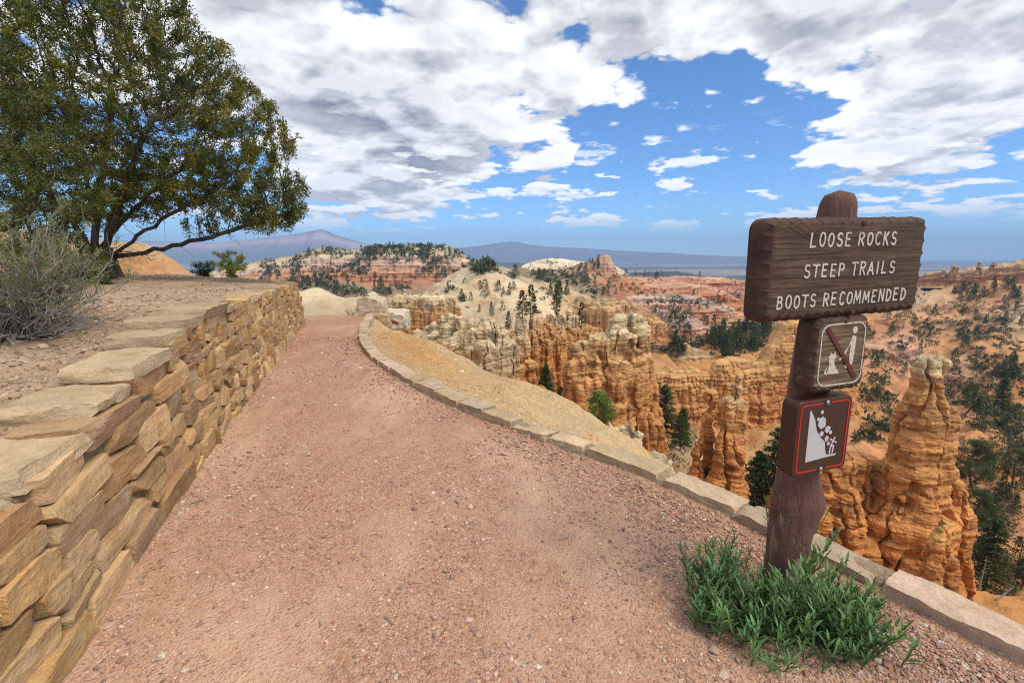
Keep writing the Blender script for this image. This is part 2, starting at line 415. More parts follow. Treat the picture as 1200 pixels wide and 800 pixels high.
def side_dist(x, y, line):
    """signed distance to a line running away from the camera: positive on its right-hand side"""
    x = np.asarray(x).ravel(); y = np.asarray(y).ravel(); L = line[::2]; best = np.full(len(x), 1e9); sg = np.ones(len(x))
    for a, b in zip(L[:-1], L[1:]):
        e = b - a; l2 = e @ e + 1e-12
        t = np.clip(((x - a[0]) * e[0] + (y - a[1]) * e[1]) / l2, 0, 1)
        dx = x - a[0] - t * e[0]; dy = y - a[1] - t * e[1]; d = np.hypot(dx, dy)
        m = d < best; best = np.where(m, d, best)
        sg = np.where(m, np.where(e[0] * dy - e[1] * dx > 0, -1, 1), sg)
    return best * sg

# ------------------------------------------------------------------ canyon terrain
CPS = []
def V_(px, py, Y, c): p = P(px, py, Y); CPS.append((p[0], Y, p[2], c))
def H_(px, Y, z, c): p = P(px, 400, Y); CPS.append((p[0], Y, z, c))
for i in range(60, len(KERB), 16):
    if KERB[i, 1] > 0.8: CPS.append((KERB[i, 0], KERB[i, 1], 0.0, SAND))
for px, py, Y in [(470, 389, 11.6), (520, 402, 11), (560, 421, 10.6), (620, 452, 10.2), (680, 490, 10.2), (740, 528, 10), (790, 557, 9.6)]: V_(px, py, Y, (0.55, 0.385, 0.20))
for px, py, Y, cc_ in [(560, 457, 8.0, (0.52, 0.34, 0.165)), (640, 494, 6.8, (0.54, 0.385, 0.205)), (500, 425, 9.2, (0.50, 0.27, 0.10)), (470, 405, 10, (0.50, 0.27, 0.10))]: V_(px, py, Y, cc_)
for px, Y, z in [(470, 17, -3.5), (560, 16, -5.5), (640, 16, -7.5), (720, 16, -8.5), (790, 15, -8.5), (860, 11, -7), (960, 8, -6), (1100, 6, -5), (1250, 5, -5), (1500, 5, -5)]: H_(px, Y, z, SAND)
for px, Y, z in [(480, 30, -9), (540, 30, -12), (640, 30, -15), (700, 28, -13.5), (740, 33, -22), (850, 36, -21.5), (1000, 33, -25), (1090, 30, -27), (1300, 30, -28), (1600, 30, -25)]: H_(px, Y, z, ORANGE)
V_(1190, 700, 37, ORANGE); V_(1180, 600, 52, RUST); V_(1180, 520, 78, ORANGE); V_(1150, 470, 108, RUST); V_(1190, 430, 145, ORANGE)
V_(1120, 400, 175, ORANGE); V_(1190, 375, 215, SAND); V_(1150, 358, 270, ORANGE); V_(1150, 345, 305, ORANGE); V_(1080, 352, 310, SAND); V_(1060, 372, 250, ORANGE)
V_(1030, 440, 130, ORANGE); V_(1050, 410, 170, PINK); V_(1030, 490, 92, ORANGE); V_(1020, 540, 62, RUST); V_(1110, 440, 140, PINK)
H_(700, 20, -6.6, SAND); H_(740, 20, -8.6, SAND); H_(1150, 345, -14, ORANGE); H_(1250, 345, -10, ORANGE); H_(1600, 300, -12, ORANGE); H_(1600, 120, -26, ORANGE); H_(1150, 600, -40, SAND); H_(1400, 600, -30, SAND)
V_(800, 538, 58, SAND); V_(790, 560, 50, ORANGE); V_(760, 520, 66, SAND); V_(930, 545, 62, SAND); V_(880, 555, 58, ORANGE)
V_(650, 462, 58, ORANGE); V_(600, 470, 52, ORANGE); H_(540, 55, -13, SAND); H_(480, 60, -11.5, SAND); H_(430, 60, -10, CREAM); H_(850, 88, -31, ORANGE)
# pale sand ridge past the end of the path
V_(345, 352, 36, CREAM); V_(375, 346, 35, CREAM); V_(405, 346, 35, CREAM); V_(432, 353, 35, CREAM); H_(380, 20, -1.9, CREAM); H_(330, 20, -2.2, CREAM); H_(380, 60, -16, SCRUB); H_(330, 60, -18, SCRUB); H_(445, 42, -6.2, CREAM); H_(440, 25, -4.0, SAND)
H_(200, 18, -3.0, CREAM); H_(200, 45, -16, SCRUB); H_(60, 22, -2, CREAM); H_(-150, 22, -1, CREAM); H_(-150, 60, -10, SCRUB); H_(60, 60, -14, SCRUB)
# pale domes in the middle
V_(575, 318, 150, CREAM); V_(548, 326, 146, CREAM); V_(600, 327, 147, CREAM); V_(520, 338, 140, CREAM); V_(490, 352, 130, SAND); V_(470, 362, 120, SAND); V_(540, 358, 118, CREAM); V_(600, 348, 122, CREAM); V_(640, 338, 146, SAND); V_(680, 352, 134, SAND)
V_(640, 352, 124, CREAM); V_(570, 345, 128, SAND); H_(575, 215, -22, SCRUB); H_(500, 215, -25, SCRUB); H_(660, 200, -14, SCRUB)
V_(700, 340, 190, SCRUB); V_(720, 330, 300, RUST); V_(650, 326, 300, SCRUB); V_(600, 320, 330, SCRUB)
# dark timbered slopes left of the mesa
V_(440, 342, 250, SCRUB); V_(400, 344, 260, SCRUB); V_(350, 340, 300, SCRUB); V_(430, 335, 400, RUST); V_(520, 330, 430, RUST); H_(400, 160, -34, SCRUB); H_(340, 160, -36, SCRUB); H_(480, 330, -30, SCRUB)
# red badlands
V_(760, 364, 240, RED); V_(730, 394, 180, RUST); V_(800, 402, 190, ORANGE); V_(780, 415, 125, ORANGE); V_(865, 400, 165, ORANGE); V_(885, 418, 130, ORANGE); V_(840, 372, 270, RED); V_(760, 338, 420, RUST); V_(880, 370, 260, ORANGE)
V_(820, 338, 480, RED); V_(740, 326, 640, SCRUB); V_(850, 332, 640, RED); V_(900, 345, 420, RED); V_(960, 370, 280, ORANGE); V_(980, 350, 450, SAND); V_(1000, 335, 800, SCRUB)
for px in (-300, 100, 260, 420, 600, 740, 860, 1000, 1200, 1500): H_(px, 900, -58, SCRUB); H_(px, 1600, -85, PLAINC); H_(px, 4000, -100, PLAINC); H_(px, 9000, -110, PLAINC)
H_(-300, 200, -32, SCRUB); H_(100, 200, -36, SCRUB); H_(260, 300, -42, SCRUB)
def build_terrain():
    cp = np.array([c[:3] for c in CPS]); cc = np.array([c[3] for c in CPS])
    AL = 1.7
    key = np.stack([cp[:, 0] / cp[:, 1] * AL, np.log(cp[:, 1])], 1); e = (cp[:, 2] - CAMZ) / cp[:, 1]
    D = np.linalg.norm(key[:, None] - key[None], axis=2) ; n = len(cp)
    A = np.zeros((n + 1, n + 1)); A[:n, :n] = np.sqrt(D**2 + 0.02**2) - 0; A[:n, :n] += -1e-3 * np.eye(n); A[:n, n] = 1; A[n, :n] = 1
    rhs = np.zeros((n + 1, 4)); rhs[:n, 0] = e; rhs[:n, 1:] = cc
    wt = np.linalg.solve(A, rhs)
    uc = np.linspace(-2.6, 2.6, 260); lc = np.linspace(math.log(0.7), math.log(9500), 260)
    UC, LC = np.meshgrid(uc, lc); q = np.stack([UC.ravel() * AL, LC.ravel()], 1)
    out = np.zeros((len(q), 4))
    for s in range(0, len(q), 8000):
        k = np.sqrt(((q[s:s + 8000, None] - key[None])**2).sum(2) + 0.02**2); out[s:s + 8000] = k @ wt[:n] + wt[n]
    out = out.reshape(260, 260, 4)
    for _ in range(1):   # soften the interpolation
        o = out.copy(); o[1:-1, 1:-1] = (out[1:-1, 1:-1] * 4 + out[:-2, 1:-1] + out[2:, 1:-1] + out[1:-1, :-2] + out[1:-1, 2:]) / 8; out = o
    U = np.concatenate([np.linspace(-2.5, -1.22, 50)[:-1], np.linspace(-1.22, 1.22, 900), np.linspace(1.22, 2.5, 50)[1:]])
    LY = np.concatenate([np.linspace(math.log(0.8), math.log(12), 200)[:-1], np.linspace(math.log(12), math.log(700), 640)[:-1], np.linspace(math.log(700), math.log(9300), 120)])
    UU, LL = np.meshgrid(U, LY)
    fu = (UU - uc[0]) / (uc[1] - uc[0]); fl = (LL - lc[0]) / (lc[1] - lc[0])
    iu = np.clip(fu.astype(int), 0, 258); il = np.clip(fl.astype(int), 0, 258); fu = (fu - iu)[..., None]; fl = (fl - il)[..., None]
    v = (out[il, iu] * (1 - fu) + out[il, iu + 1] * fu) * (1 - fl) + (out[il + 1, iu] * (1 - fu) + out[il + 1, iu + 1] * fu) * fl
    Y = np.exp(LL); X = UU * Y; Z = CAMZ + v[..., 0] * Y; C = np.clip(v[..., 1:], 0.03, 0.8)
    cell = Y * 0.0045
    far = smooth01(Y, 900, 1800)
    for wl, am in [(90, 8.0), (38, 6.0), (17, 3.6), (8, 1.7), (3.6, 0.7), (1.7, 0.28), (0.8, 0.07), (0.35, 0.026)]:
        k = np.clip(wl / (3.0 * cell) - 0.5, 0, 1) * np.clip((Y - 1.6 * wl) / (wl * 2.0), 0, 1) * (1 - 0.85 * far)
        if k.max() <= 0: continue
        idx = k > 0.001
        wx = fbm(X[idx] / wl * 0.6, Y[idx] / wl * 0.6, 3.3, 2)
        nn = perlin(X[idx] / wl + 0.5 * wx, Y[idx] / wl + 0.3, wl)
        rid = 0.9 - 2.2 * np.abs(nn)            # sharp spurs between rounded gullies
        z = np.zeros_like(Z); z[idx] = am * k[idx] * (0.65 * rid + 0.35 * nn - 0.25); Z = Z + z
    # ledges of harder rock on the slopes
    st = 5.0 + 0 * Z; zz = Z + 2.0 * fbm(X / 60, Y / 60, 1.1, 3); fr = zz / st - np.floor(zz / st)
    msk = smooth01(fbm(X / 90, Y / 90, 8.8, 2), -0.1, 0.5) * smooth01(Y, 60, 110) * (1 - far)
    Z = Z + msk * st * 0.34 * (smooth01(fr, 0.35, 0.65) - fr)
    # the rim: flat under the path and behind the wall, falling away outside the kerb
    near = Y < 40
    dk = np.full(Z.shape, 99.0); dk[near] = side_dist(X[near], Y[near], KERB)
    inside = (dk < 0.12) & (Y < 13.0)
    zr = np.where(dk < 1.0, np.minimum(0.02, (0.06 - 0.5 * dk)) * (1 - smooth01(dk, 0.25, 0.9)) + np.minimum(Z, 0.1) * smooth01(dk, 0.25, 0.9), Z)
    Z = np.where((Y < 13.0), np.where(inside, -0.10, zr), Z)
    cn = fbm(X / 25, Y / 25, 4.4, 4)[..., None]; cn2 = fbm(X / 120 + 9, Y / 120, 6.4, 3)[..., None]
    C = C * (1 + 0.20 * cn) * np.array([1, 1, 1]); C = C + cn2 * np.array([0.05, 0.012, -0.012]) * smooth01(Y, 15, 40)[..., None] * (1 - far[..., None])
    # strips of pale and dark land on the far plain
    pl = fbm(X / 1500, Y / 420, 2.2, 4)[..., None]; 
    C = C * (1 - far[..., None]) + far[..., None] * np.where(pl > 0.10, np.array([0.31, 0.26, 0.20]), np.where(pl < -0.2, np.array([0.06, 0.075, 0.06]), np.array([0.20, 0.175, 0.14])))
    me = make_mesh('terrain', np.stack([X, Y, Z], -1).reshape(-1, 3), grid_faces(*X.shape), np.clip(C, 0.02, 0.8).reshape(-1, 3))
    return struct(link('canyon_terrain', me, M['terrain']))
terrain = build_terrain()
def build_rim_slope():
    k = KERB[KERB[:, 1] < 1.7]; T = np.gradient(k, axis=0); T /= np.linalg.norm(T, axis=1)[:, None]; n = np.stack([T[:, 1], -T[:, 0]], 1); o = np.concatenate([[0.10, 0.25], np.linspace(0.4, 7, 40)])
    X = k[:, 0, None] + n[:, 0, None] * o; Y = k[:, 1, None] + n[:, 1, None] * o; Z = 0.01 - 0.85 * np.maximum(0, o - 0.2)[None] - 0.05 + 0.12 * fbm(X / 0.9, Y / 0.9, 1.7, 4) * smooth01(o, 0.3, 1.2)[None]
    me = make_mesh('rim_slope', np.stack([X, Y, Z], -1).reshape(-1, 3), grid_faces(*X.shape)[:, ::-1], np.broadcast_to(np.array((0.50, 0.33, 0.16)), (X.size, 3)))
    struct(link('rim_slope', me, M['terrain']))
build_rim_slope()

# ------------------------------------------------------------------ rock builders
def colour_at(t, stops):
    ts = [s[0] for s in stops]; c = np.stack([np.interp(t, ts, [s[1][k] for s in stops]) for k in range(3)], -1)
    g = c.mean(-1, keepdims=True); return np.clip(g + (c - g) * 1.04, 0.02, 0.85)
def loft(name, crest, prof, stops, mat, ds, nt, flute=(3, 0.5), gully=(12, 1.0), ledge=0.3, jag=(2, 0.3), warp=0.04, seed=0, base_drop=0.0, back=1.0, blk=0.0):
    """a ridge, wall or mesa: crest = (px, py, Y, z_foot) points; prof = (height share, half width in m) from foot to top"""
    pts = []
    for px, py, Y, zb in crest:
        p = P(px, py, Y); pts.append((p[0], Y, p[2], zb - base_drop))
    L, s = resample(pts, step=ds); n = len(L)
    L[:, 2] += jag[1] * (fbm(s / jag[0], 0.4 + seed, 2.2, 3) - 0.15)
    T = np.gradient(L[:, :2], axis=0); T /= np.linalg.norm(T, axis=1)[:, None] + 1e-9
    Nf = np.stack([T[:, 1], -T[:, 0]], 1)
    wmax = max(w for _, w in prof); nc = max(6, int(math.pi * wmax * 0.6 / ds))
    ctr = []; nor = []
    ctr += list(range(n)); nor += list(Nf)
    for k in range(1, nc):
        a = math.pi * k / nc; ctr.append(n - 1); nor.append(Nf[-1] * math.cos(a) + T[-1] * math.sin(a))
    ctr += list(range(n - 1, -1, -1)); nor += list(-Nf[::-1])
    for k in range(1, nc):
        a = math.pi * k / nc; ctr.append(0); nor.append(-Nf[0] * math.cos(a) - T[0] * math.sin(a))
    ctr = np.array(ctr); nor = np.array(nor); C = L[ctr]
    t = np.linspace(0, 1, nt) ; pw = np.interp(t, [p[0] for p in prof], [p[1] for p in prof])
    TT = t[:, None]; zc = C[None, :, 3] + TT * (C[None, :, 2] - C[None, :, 3])
    rx = C[:, 0] + nor[:, 0] * wmax * 0.8; ry = C[:, 1] + nor[:, 1] * wmax * 0.8
    k1, a1 = flute; k2, a2 = gully
    wv = 0.5 * fbm(rx / k2 / 2, ry / k2 / 2, seed + 7.7, 2)
    gl = np.abs(perlin(rx / k2 + wv, ry / k2, seed + 0.5))[None, :] * 2 - 0.5
    fl = (np.abs(perlin(rx[None] / k1 + 0 * TT, ry[None] / k1, zc / k1 * 0.22 + seed)) ** 0.75) * 2 - 0.7
    lum = fbm(rx[None] / k1 * 1.7 + 0 * TT, ry[None] / k1 * 1.7, zc / k1 * 1.7 + seed, 3)
    zl = zc + 0.35 * fbm(rx / k2, ry / k2, seed, 2)[None]
    up = np.minimum(1.0, (1 - TT) * 8) 
    w = pw[:, None] + up * (a2 * gl * (0.25 + 0.75 * (1 - TT)) + a1 * fl + 0.6 * a1 * lum + ledge * strata(zl))
    if blk:
        zb_ = (zc + 0.5 * fbm(rx / 5, ry / 5, 0.7, 2)[None] + 0.6 * perlin(zc / 2.3, 0.2, 0.9)) / 1.1; li = np.floor(zb_); fz = zb_ - li
        ci = np.floor(rx[None] / 1.4 + 0.37 * li + 0.3 * lum); cj = np.floor(ry[None] / 1.4 + 0.61 * li); hs = np.abs(np.sin(li * 12.9898 + ci * 78.233 + cj * 37.719) * 43758.5453) % 1.0
        jn = np.abs(perlin(rx[None] / 1.8 + 0.2 * lum, ry[None] / 1.8, zc / 9.0))
        w = w + up * blk * ((hs - 0.5) * 1.2 - 0.9 * (1 - smooth01(np.minimum(fz, 1 - fz), 0, 0.13)) - 1.6 * (1 - smooth01(jn, 0, 0.12)))
    w = np.maximum(w, 0.0) * np.where(up > 0, 1, 0)
    w = np.maximum(w, 0.02 * (1 - TT))
    X = C[None, :, 0] + nor[None, :, 0] * w; Yv = C[None, :, 1] + nor[None, :, 1] * w * np.where(np.arange(len(ctr)) > n + nc / 2, back, 1)[None]
    V = np.stack([X, Yv, zc], -1)
    tw = TT + warp * fbm(X / k2, Yv / k2, zc / k2, 3)
    Cc = colour_at(tw, stops)
    V = V.reshape(-1, 3); base = np.array([L[:, 0].mean(), L[:, 1].mean(), L[:, 3].min()])
    F = grid_faces(nt, len(ctr), True)
    me = make_mesh(name, V - base, F, Cc.reshape(-1, 3), blk == 0)
    return link(name, me, mat, loc=base)

def column(mb, cx, cy, zb, zt, rb, rt, seed, ex=1.0, lean=(0, 0), knob=0.05, bulge=None):
    nz = max(14, int((zt - zb) / 0.22)); na = 18
    t = np.linspace(0, 1, nz); z = zb + t * (zt - zb); th = np.arange(na) * 2 * np.pi / na
    r = rb + (rt - rb) * t ** 0.75
    if bulge is not None: r = r * np.interp(t, [b[0] for b in bulge], [b[1] for b in bulge])
    r = r * (1 + 0.10 * strata(z + 0.2 * perlin(cx, cy, 0.1)) + knob * perlin(z / (rt * 2.2 + 0.3), seed, 0.5))
    cap = min(0.16, rt * 1.1 / max(0.1, (zt - zb)))
    r = r * np.sqrt(np.clip(1 - np.clip((t - (1 - cap)) / cap, 0, 1) ** 2, 0.02, 1))
    rr = r[:, None] * (1 + 0.12 * perlin(np.cos(th)[None] * 0.9 + seed, np.sin(th)[None] * 0.9, z[:, None] / 3.0))
    X = cx + lean[0] * t[:, None] + rr * np.cos(th) * ex; Y = cy + lean[1] * t[:, None] + rr * np.sin(th)
    V = np.stack([X, Y, np.broadcast_to(z[:, None], X.shape)], -1).reshape(-1, 3)
    V = np.vstack([V, [[cx, cy, zb]], [[cx + lean[0], cy + lean[1], zt]]])
    F = grid_faces(nz, na, True)[:, ::-1]; j = np.arange(na); b = nz * na
    mb.add(V, [F, np.stack([j, (j + 1) % na, np.full(na, b)], 1), np.stack([(nz - 1) * na + (j + 1) % na, (nz - 1) * na + j, np.full(na, b + 1)], 1)])
def fuse(name, mb, voxel, stops, mat, led=0.16, lump=0.11, fine=0.085, warp=0.5, sm=False, flw=1.5, blk=0.17, col_amp=0.0):
    """weld the columns into one rock, then weather its surface; stops = (z, colour)"""
    me0 = mb.mesh('tmp'); o = bpy.data.objects.new('tmp', me0); COL.objects.link(o)
    md = o.modifiers.new('r', 'REMESH'); md.mode = 'VOXEL'; md.voxel_size = voxel
    dg = bpy.context.evaluated_depsgraph_get(); me = bpy.data.meshes.new_from_object(o.evaluated_get(dg))
    bpy.data.objects.remove(o); bpy.data.meshes.remove(me0)
    n = len(me.vertices); V = np.zeros(n * 3, np.float32); N = np.zeros(n * 3, np.float32)
    me.vertices.foreach_get('co', V); me.vertices.foreach_get('normal', N); V = V.reshape(-1, 3).astype(float); N = N.reshape(-1, 3)
    x, y, z = V.T; zw = z + 0.25 * fbm(x / 3, y / 3, 0.3, 2)
    hz = np.sqrt(np.clip(1 - N[:, 2] ** 2, 0, 1))
    r1 = fbm(x / 1.6, y / 1.6, z / 1.1, 4); cr = np.abs(perlin(x / flw + 0.25 * r1, y / flw, z / 9.0)); 
    d = led * strata(zw) * hz + lump * r1 + fine * fbm(x / 0.42, y / 0.42, z / 0.20, 4) - 3.0 * led * (1 - smooth01(cr, 0.0, 0.17)) * hz
    # bedding planes and joints: blocks that stand a little proud or recessed
    zb_ = (z + 0.5 * fbm(x / 5, y / 5, 0.7, 2) + 0.6 * perlin(z / 2.3, 0.2, 0.9)) / 0.85; li = np.floor(zb_); fz = zb_ - li
    ci = np.floor(x / 1.0 + 0.37 * li + 0.35 * r1); cj = np.floor(y / 1.0 + 0.61 * li); hsh = np.abs(np.sin(li * 12.9898 + ci * 78.233 + cj * 37.719) * 43758.5453) % 1.0
    d = d + hz * col_amp * (np.abs(perlin(x / 1.35 + 0.15 * r1, y / 1.35 + 7.7, z / 16.0)) ** 0.6 * 2.2 - 0.9)
    d = d + hz * blk * ((hsh - 0.5) * 1.1 - 0.75 * (1 - smooth01(np.minimum(fz, 1 - fz), 0.0, 0.12)) * (0.3 + 1.1 * (np.abs(np.sin(np.floor(zb_ + 0.5) * 7.31) * 531.7) % 1.0)) + 0.5 * (np.abs(np.sin(li * 4.17) * 917.3) % 1.0 - 0.5))
    V2 = V + N * d[:, None]
    c = colour_at(z + warp * fbm(x / 2.5, y / 2.5, z / 2.5, 3), stops)
    c = c * (0.90 + 0.24 * (np.abs(np.sin(li * 9.17) * 713.3) % 1.0))[:, None] * (1 + 0.10 * fbm(x / 1.5, y / 1.5, z / 4.0, 3))[:, None]
    me.clear_geometry() if False else None
    base = np.array([x.mean(), y.mean(), z.min()])
    me.vertices.foreach_set('co', (V2 - base).astype(np.float32).ravel())
    at = me.color_attributes.new('Col', 'FLOAT_COLOR', 'POINT'); c4 = np.ones((n, 4), np.float32); c4[:, :3] = c; at.data.foreach_set('color', c4.ravel())
    me.polygons.foreach_set('use_smooth', np.full(len(me.polygons), sm, bool)); me.update(); me.name = name
    return link(name, me, mat, loc=base)
def fin(name, crest, zb, r, voxel, stops, rows=2, seed=1, step=1.35, drop=0.28, foot=1.8, jit=0.7, mat=None, rtop=0.74, led=0.16, lump=0.10):
    """a fluted rock fin: crest = (px, py, Y) of its skyline"""
    rg = np.random.default_rng(seed); mb = MB()
    pts = [tuple(P(*c)) for c in crest]; L, s = resample(pts, step=r * step)
    T = np.gradient(L[:, :2], axis=0); T /= np.linalg.norm(T, axis=1)[:, None]; N = np.stack([T[:, 1], -T[:, 0]], 1)
    for i, p in enumerate(L):
        for k in range(-1, rows):
            f = 1.0 if k == 0 else 1 - drop * abs(k) * rg.uniform(0.5, 1.5)
            if k == -1: f = 1 - drop * rg.uniform(0.3, 1.4)
            if f < 0.08: continue
            j = rg.normal(0, 0.22 * r, 2); off = k * r * 1.25 * (1.0 if k > 0 else 1.2)
            zt = zb + (p[2] - zb) * f + (rg.uniform(-1, 0.25) * jit if k == 0 else 0)
            rad = r * rg.uniform(0.75, 1.2)
            column(mb, p[0] + N[i, 0] * off + j[0], p[1] + N[i, 1] * off + j[1], zb, zt, rad * foot, rad * rtop * rg.uniform(0.85, 1.12), seed + i * 0.73 + k * 3.1)
    return fuse(name, mb, voxel, stops, mat or M['rock'], led * 0.8, lump * 0.65, fine=0.055, blk=0.11, col_amp=0.34 * min(1.5, r / 0.7) * 0.8)

# ------------------------------------------------------------------ far mountains
def far_range(name, crest, depth, seed, stops, rough=0.10):
    o = loft(name, crest, [(0, depth), (0.35, depth * 0.62), (0.55, depth * 0.40), (0.8, depth * 0.16), (1, 0)], stops, M['rock_vast'], 26, 44,
             flute=(160, depth * 0.05), gully=(420, depth * 0.30), ledge=5, jag=(700, 22 * rough * 10), warp=0.10, seed=seed)
    return struct(o)
BLUEF = (0.15, 0.13, 0.12)
far_range('mountains', [(-400, 296, 7000, -110), (-100, 288, 7000, -110), (120, 282, 7000, -110), (240, 284, 6900, -110), (310, 278, 6800, -110), (352, 273, 6800, -110), (378, 269.5, 6800, -110), (392, 275, 6800, -110), (420, 283, 6900, -110), (450, 289, 7000, -110), (520, 296, 7200, -110)], 900, 1.0,
          [(0, (0.14, 0.14, 0.12)), (0.35, (0.12, 0.13, 0.11)), (0.62, (0.26, 0.19, 0.16)), (0.8, (0.52, 0.38, 0.33)), (0.93, (0.44, 0.29, 0.25)), (1, (0.16, 0.15, 0.13))], 0.04)
far_range('mountains', [(430, 298, 8600, -110), (520, 292, 8600, -110), (560, 288, 8500, -110), (588, 283.5, 8500, -110), (606, 283, 8500, -110), (625, 287, 8500, -110), (680, 291, 8600, -110), (760, 295, 8700, -110), (850, 300, 8800, -110), (1000, 305, 8900, -110), (1200, 305, 8900, -110), (1500, 303, 8900, -110)], 1000, 4.0,
          [(0, (0.15, 0.15, 0.13)), (0.5, (0.14, 0.14, 0.12)), (0.8, (0.20, 0.15, 0.13)), (1, (0.11, 0.12, 0.10))], 0.04)
# low dark benches out on the plain
for sd, cr in ((8, [(500, 310, 3600, -105), (560, 307, 3700, -105), (640, 309, 3700, -105), (720, 312, 3800, -105), (760, 316, 3800, -105)]),
               (9, [(735, 321, 1300, -82), (760, 318, 1300, -82), (800, 319, 1300, -82), (822, 323, 1300, -82)]),
               (10, [(855, 327, 1900, -95), (930, 325, 2000, -95), (1010, 327, 2100, -95), (1080, 325, 2100, -95)])):
    struct(loft('hills', cr, [(0, 240), (0.5, 150), (0.9, 60), (1, 0)], [(0, (0.10, 0.10, 0.075)), (1, (0.05, 0.06, 0.042))], M['rock_vast'], 14, 24, flute=(60, 12), gully=(160, 40), ledge=2, jag=(60, 3), seed=sd))

# ------------------------------------------------------------------ mesas, cliffs and red badlands
MESA = [(0, DORANGE), (0.10, (0.44, 0.22, 0.11)), (0.22, (0.40, 0.18, 0.085)), (0.40, (0.48, 0.25, 0.13)), (0.47, (0.52, 0.31, 0.19)), (0.54, (0.47, 0.25, 0.15)), (0.62, (0.56, 0.40, 0.30)), (0.70, (0.55, 0.36, 0.26)), (0.78, (0.58, 0.46, 0.32)), (0.86, (0.48, 0.38, 0.22)), (1, (0.42, 0.34, 0.20))]
mesa = loft('mesa', [(250, 316, 470, -34), (305, 306, 460, -32), (335, 300, 450, -31), (362, 294, 450, -31), (385, 291, 450, -30), (410, 292, 448, -30), (440, 287.5, 445, -30), (470, 287, 442, -30), (500, 286.5, 440, -30), (522, 288.5, 440, -30), (536, 293, 445, -30), (552, 303, 452, -30), (575, 312, 470, -32)],
            [(0, 46), (0.10, 34), (0.16, 31), (0.40, 27), (0.44, 23), (0.55, 20.5), (0.60, 18), (0.76, 14.5), (0.80, 12.5), (1, 0)], MESA, M['rock_far'], 0.9, 110, flute=(6, 2.4), gully=(20, 11), ledge=1.0, jag=(14, 1.2), warp=0.035, seed=2)
struct(mesa)
struct(loft('hills', [(590, 317, 620, -52), (625, 306, 640, -52), (640, 303, 650, -52), (660, 304, 660, -52), (685, 306, 670, -52), (720, 310, 680, -52)], [(0, 60), (0.5, 30), (0.9, 6), (1, 0)],
            [(0, (0.46, 0.29, 0.18)), (0.5, (0.62, 0.50, 0.34)), (1, (0.66, 0.55, 0.38))], M['rock_far'], 1.6, 40, flute=(12, 3), gully=(30, 10), ledge=0.8, jag=(20, 2), seed=5))
butte = struct(loft('butte', [(655, 316, 600, -45), (678, 309, 590, -44), (697, 302.5, 580, -44), (709, 298.5, 575, -44), (716, 301, 572, -44), (719, 309, 570, -44)], [(0, 24), (0.3, 15), (0.5, 10), (0.8, 5), (1, 0)],
            [(0, (0.45, 0.22, 0.12)), (0.4, (0.50, 0.25, 0.14)), (0.75, (0.52, 0.29, 0.17)), (1, (0.56, 0.36, 0.22))], M['rock_far'], 0.9, 60, flute=(5, 1.2), gully=(14, 3), ledge=0.7, jag=(8, 1), seed=6))
CL = [(0, ORANGE), (0.22, (0.46, 0.25, 0.10)), (0.34, (0.40, 0.18, 0.07)), (0.48, (0.36, 0.15, 0.06)), (0.58, (0.46, 0.26, 0.12)), (0.7, (0.42, 0.24, 0.12)), (0.8, (0.48, 0.35, 0.20)), (1, (0.42, 0.28, 0.15))]
cliff = struct(loft('cliff', [(1000, 338, 400, -24), (1040, 330, 385, -24), (1085, 321, 365, -23), (1110, 317, 350, -22), (1140, 313, 340, -21), (1170, 309, 330, -20), (1200, 302, 322, -19), (1260, 290, 315, -17), (1400, 278, 310, -14)],
            [(0, 18), (0.13, 12), (0.18, 11), (0.55, 10), (0.59, 8.6), (0.86, 7.4), (0.90, 5), (1, 0)], CL, M['rock_far'], 0.6, 90, flute=(3.2, 1.0), gully=(13, 3.2), ledge=0.7, jag=(3.0, 1.3), seed=11))
REDS = [(0, RED), (0.3, (0.44, 0.18, 0.09)), (0.55, (0.38, 0.14, 0.07)), (0.75, (0.48, 0.23, 0.13)), (0.9, (0.52, 0.33, 0.22)), (1, (0.50, 0.30, 0.18))]
PINKS = [(0, RUST), (0.35, (0.46, 0.22, 0.13)), (0.6, (0.50, 0.27, 0.18)), (0.8, (0.52, 0.36, 0.27)), (1, (0.44, 0.33, 0.23))]
WALLP = [(0, 1.0), (0.25, 0.62), (0.32, 0.52), (0.7, 0.40), (0.75, 0.30), (0.97, 0.2), (1, 0)]
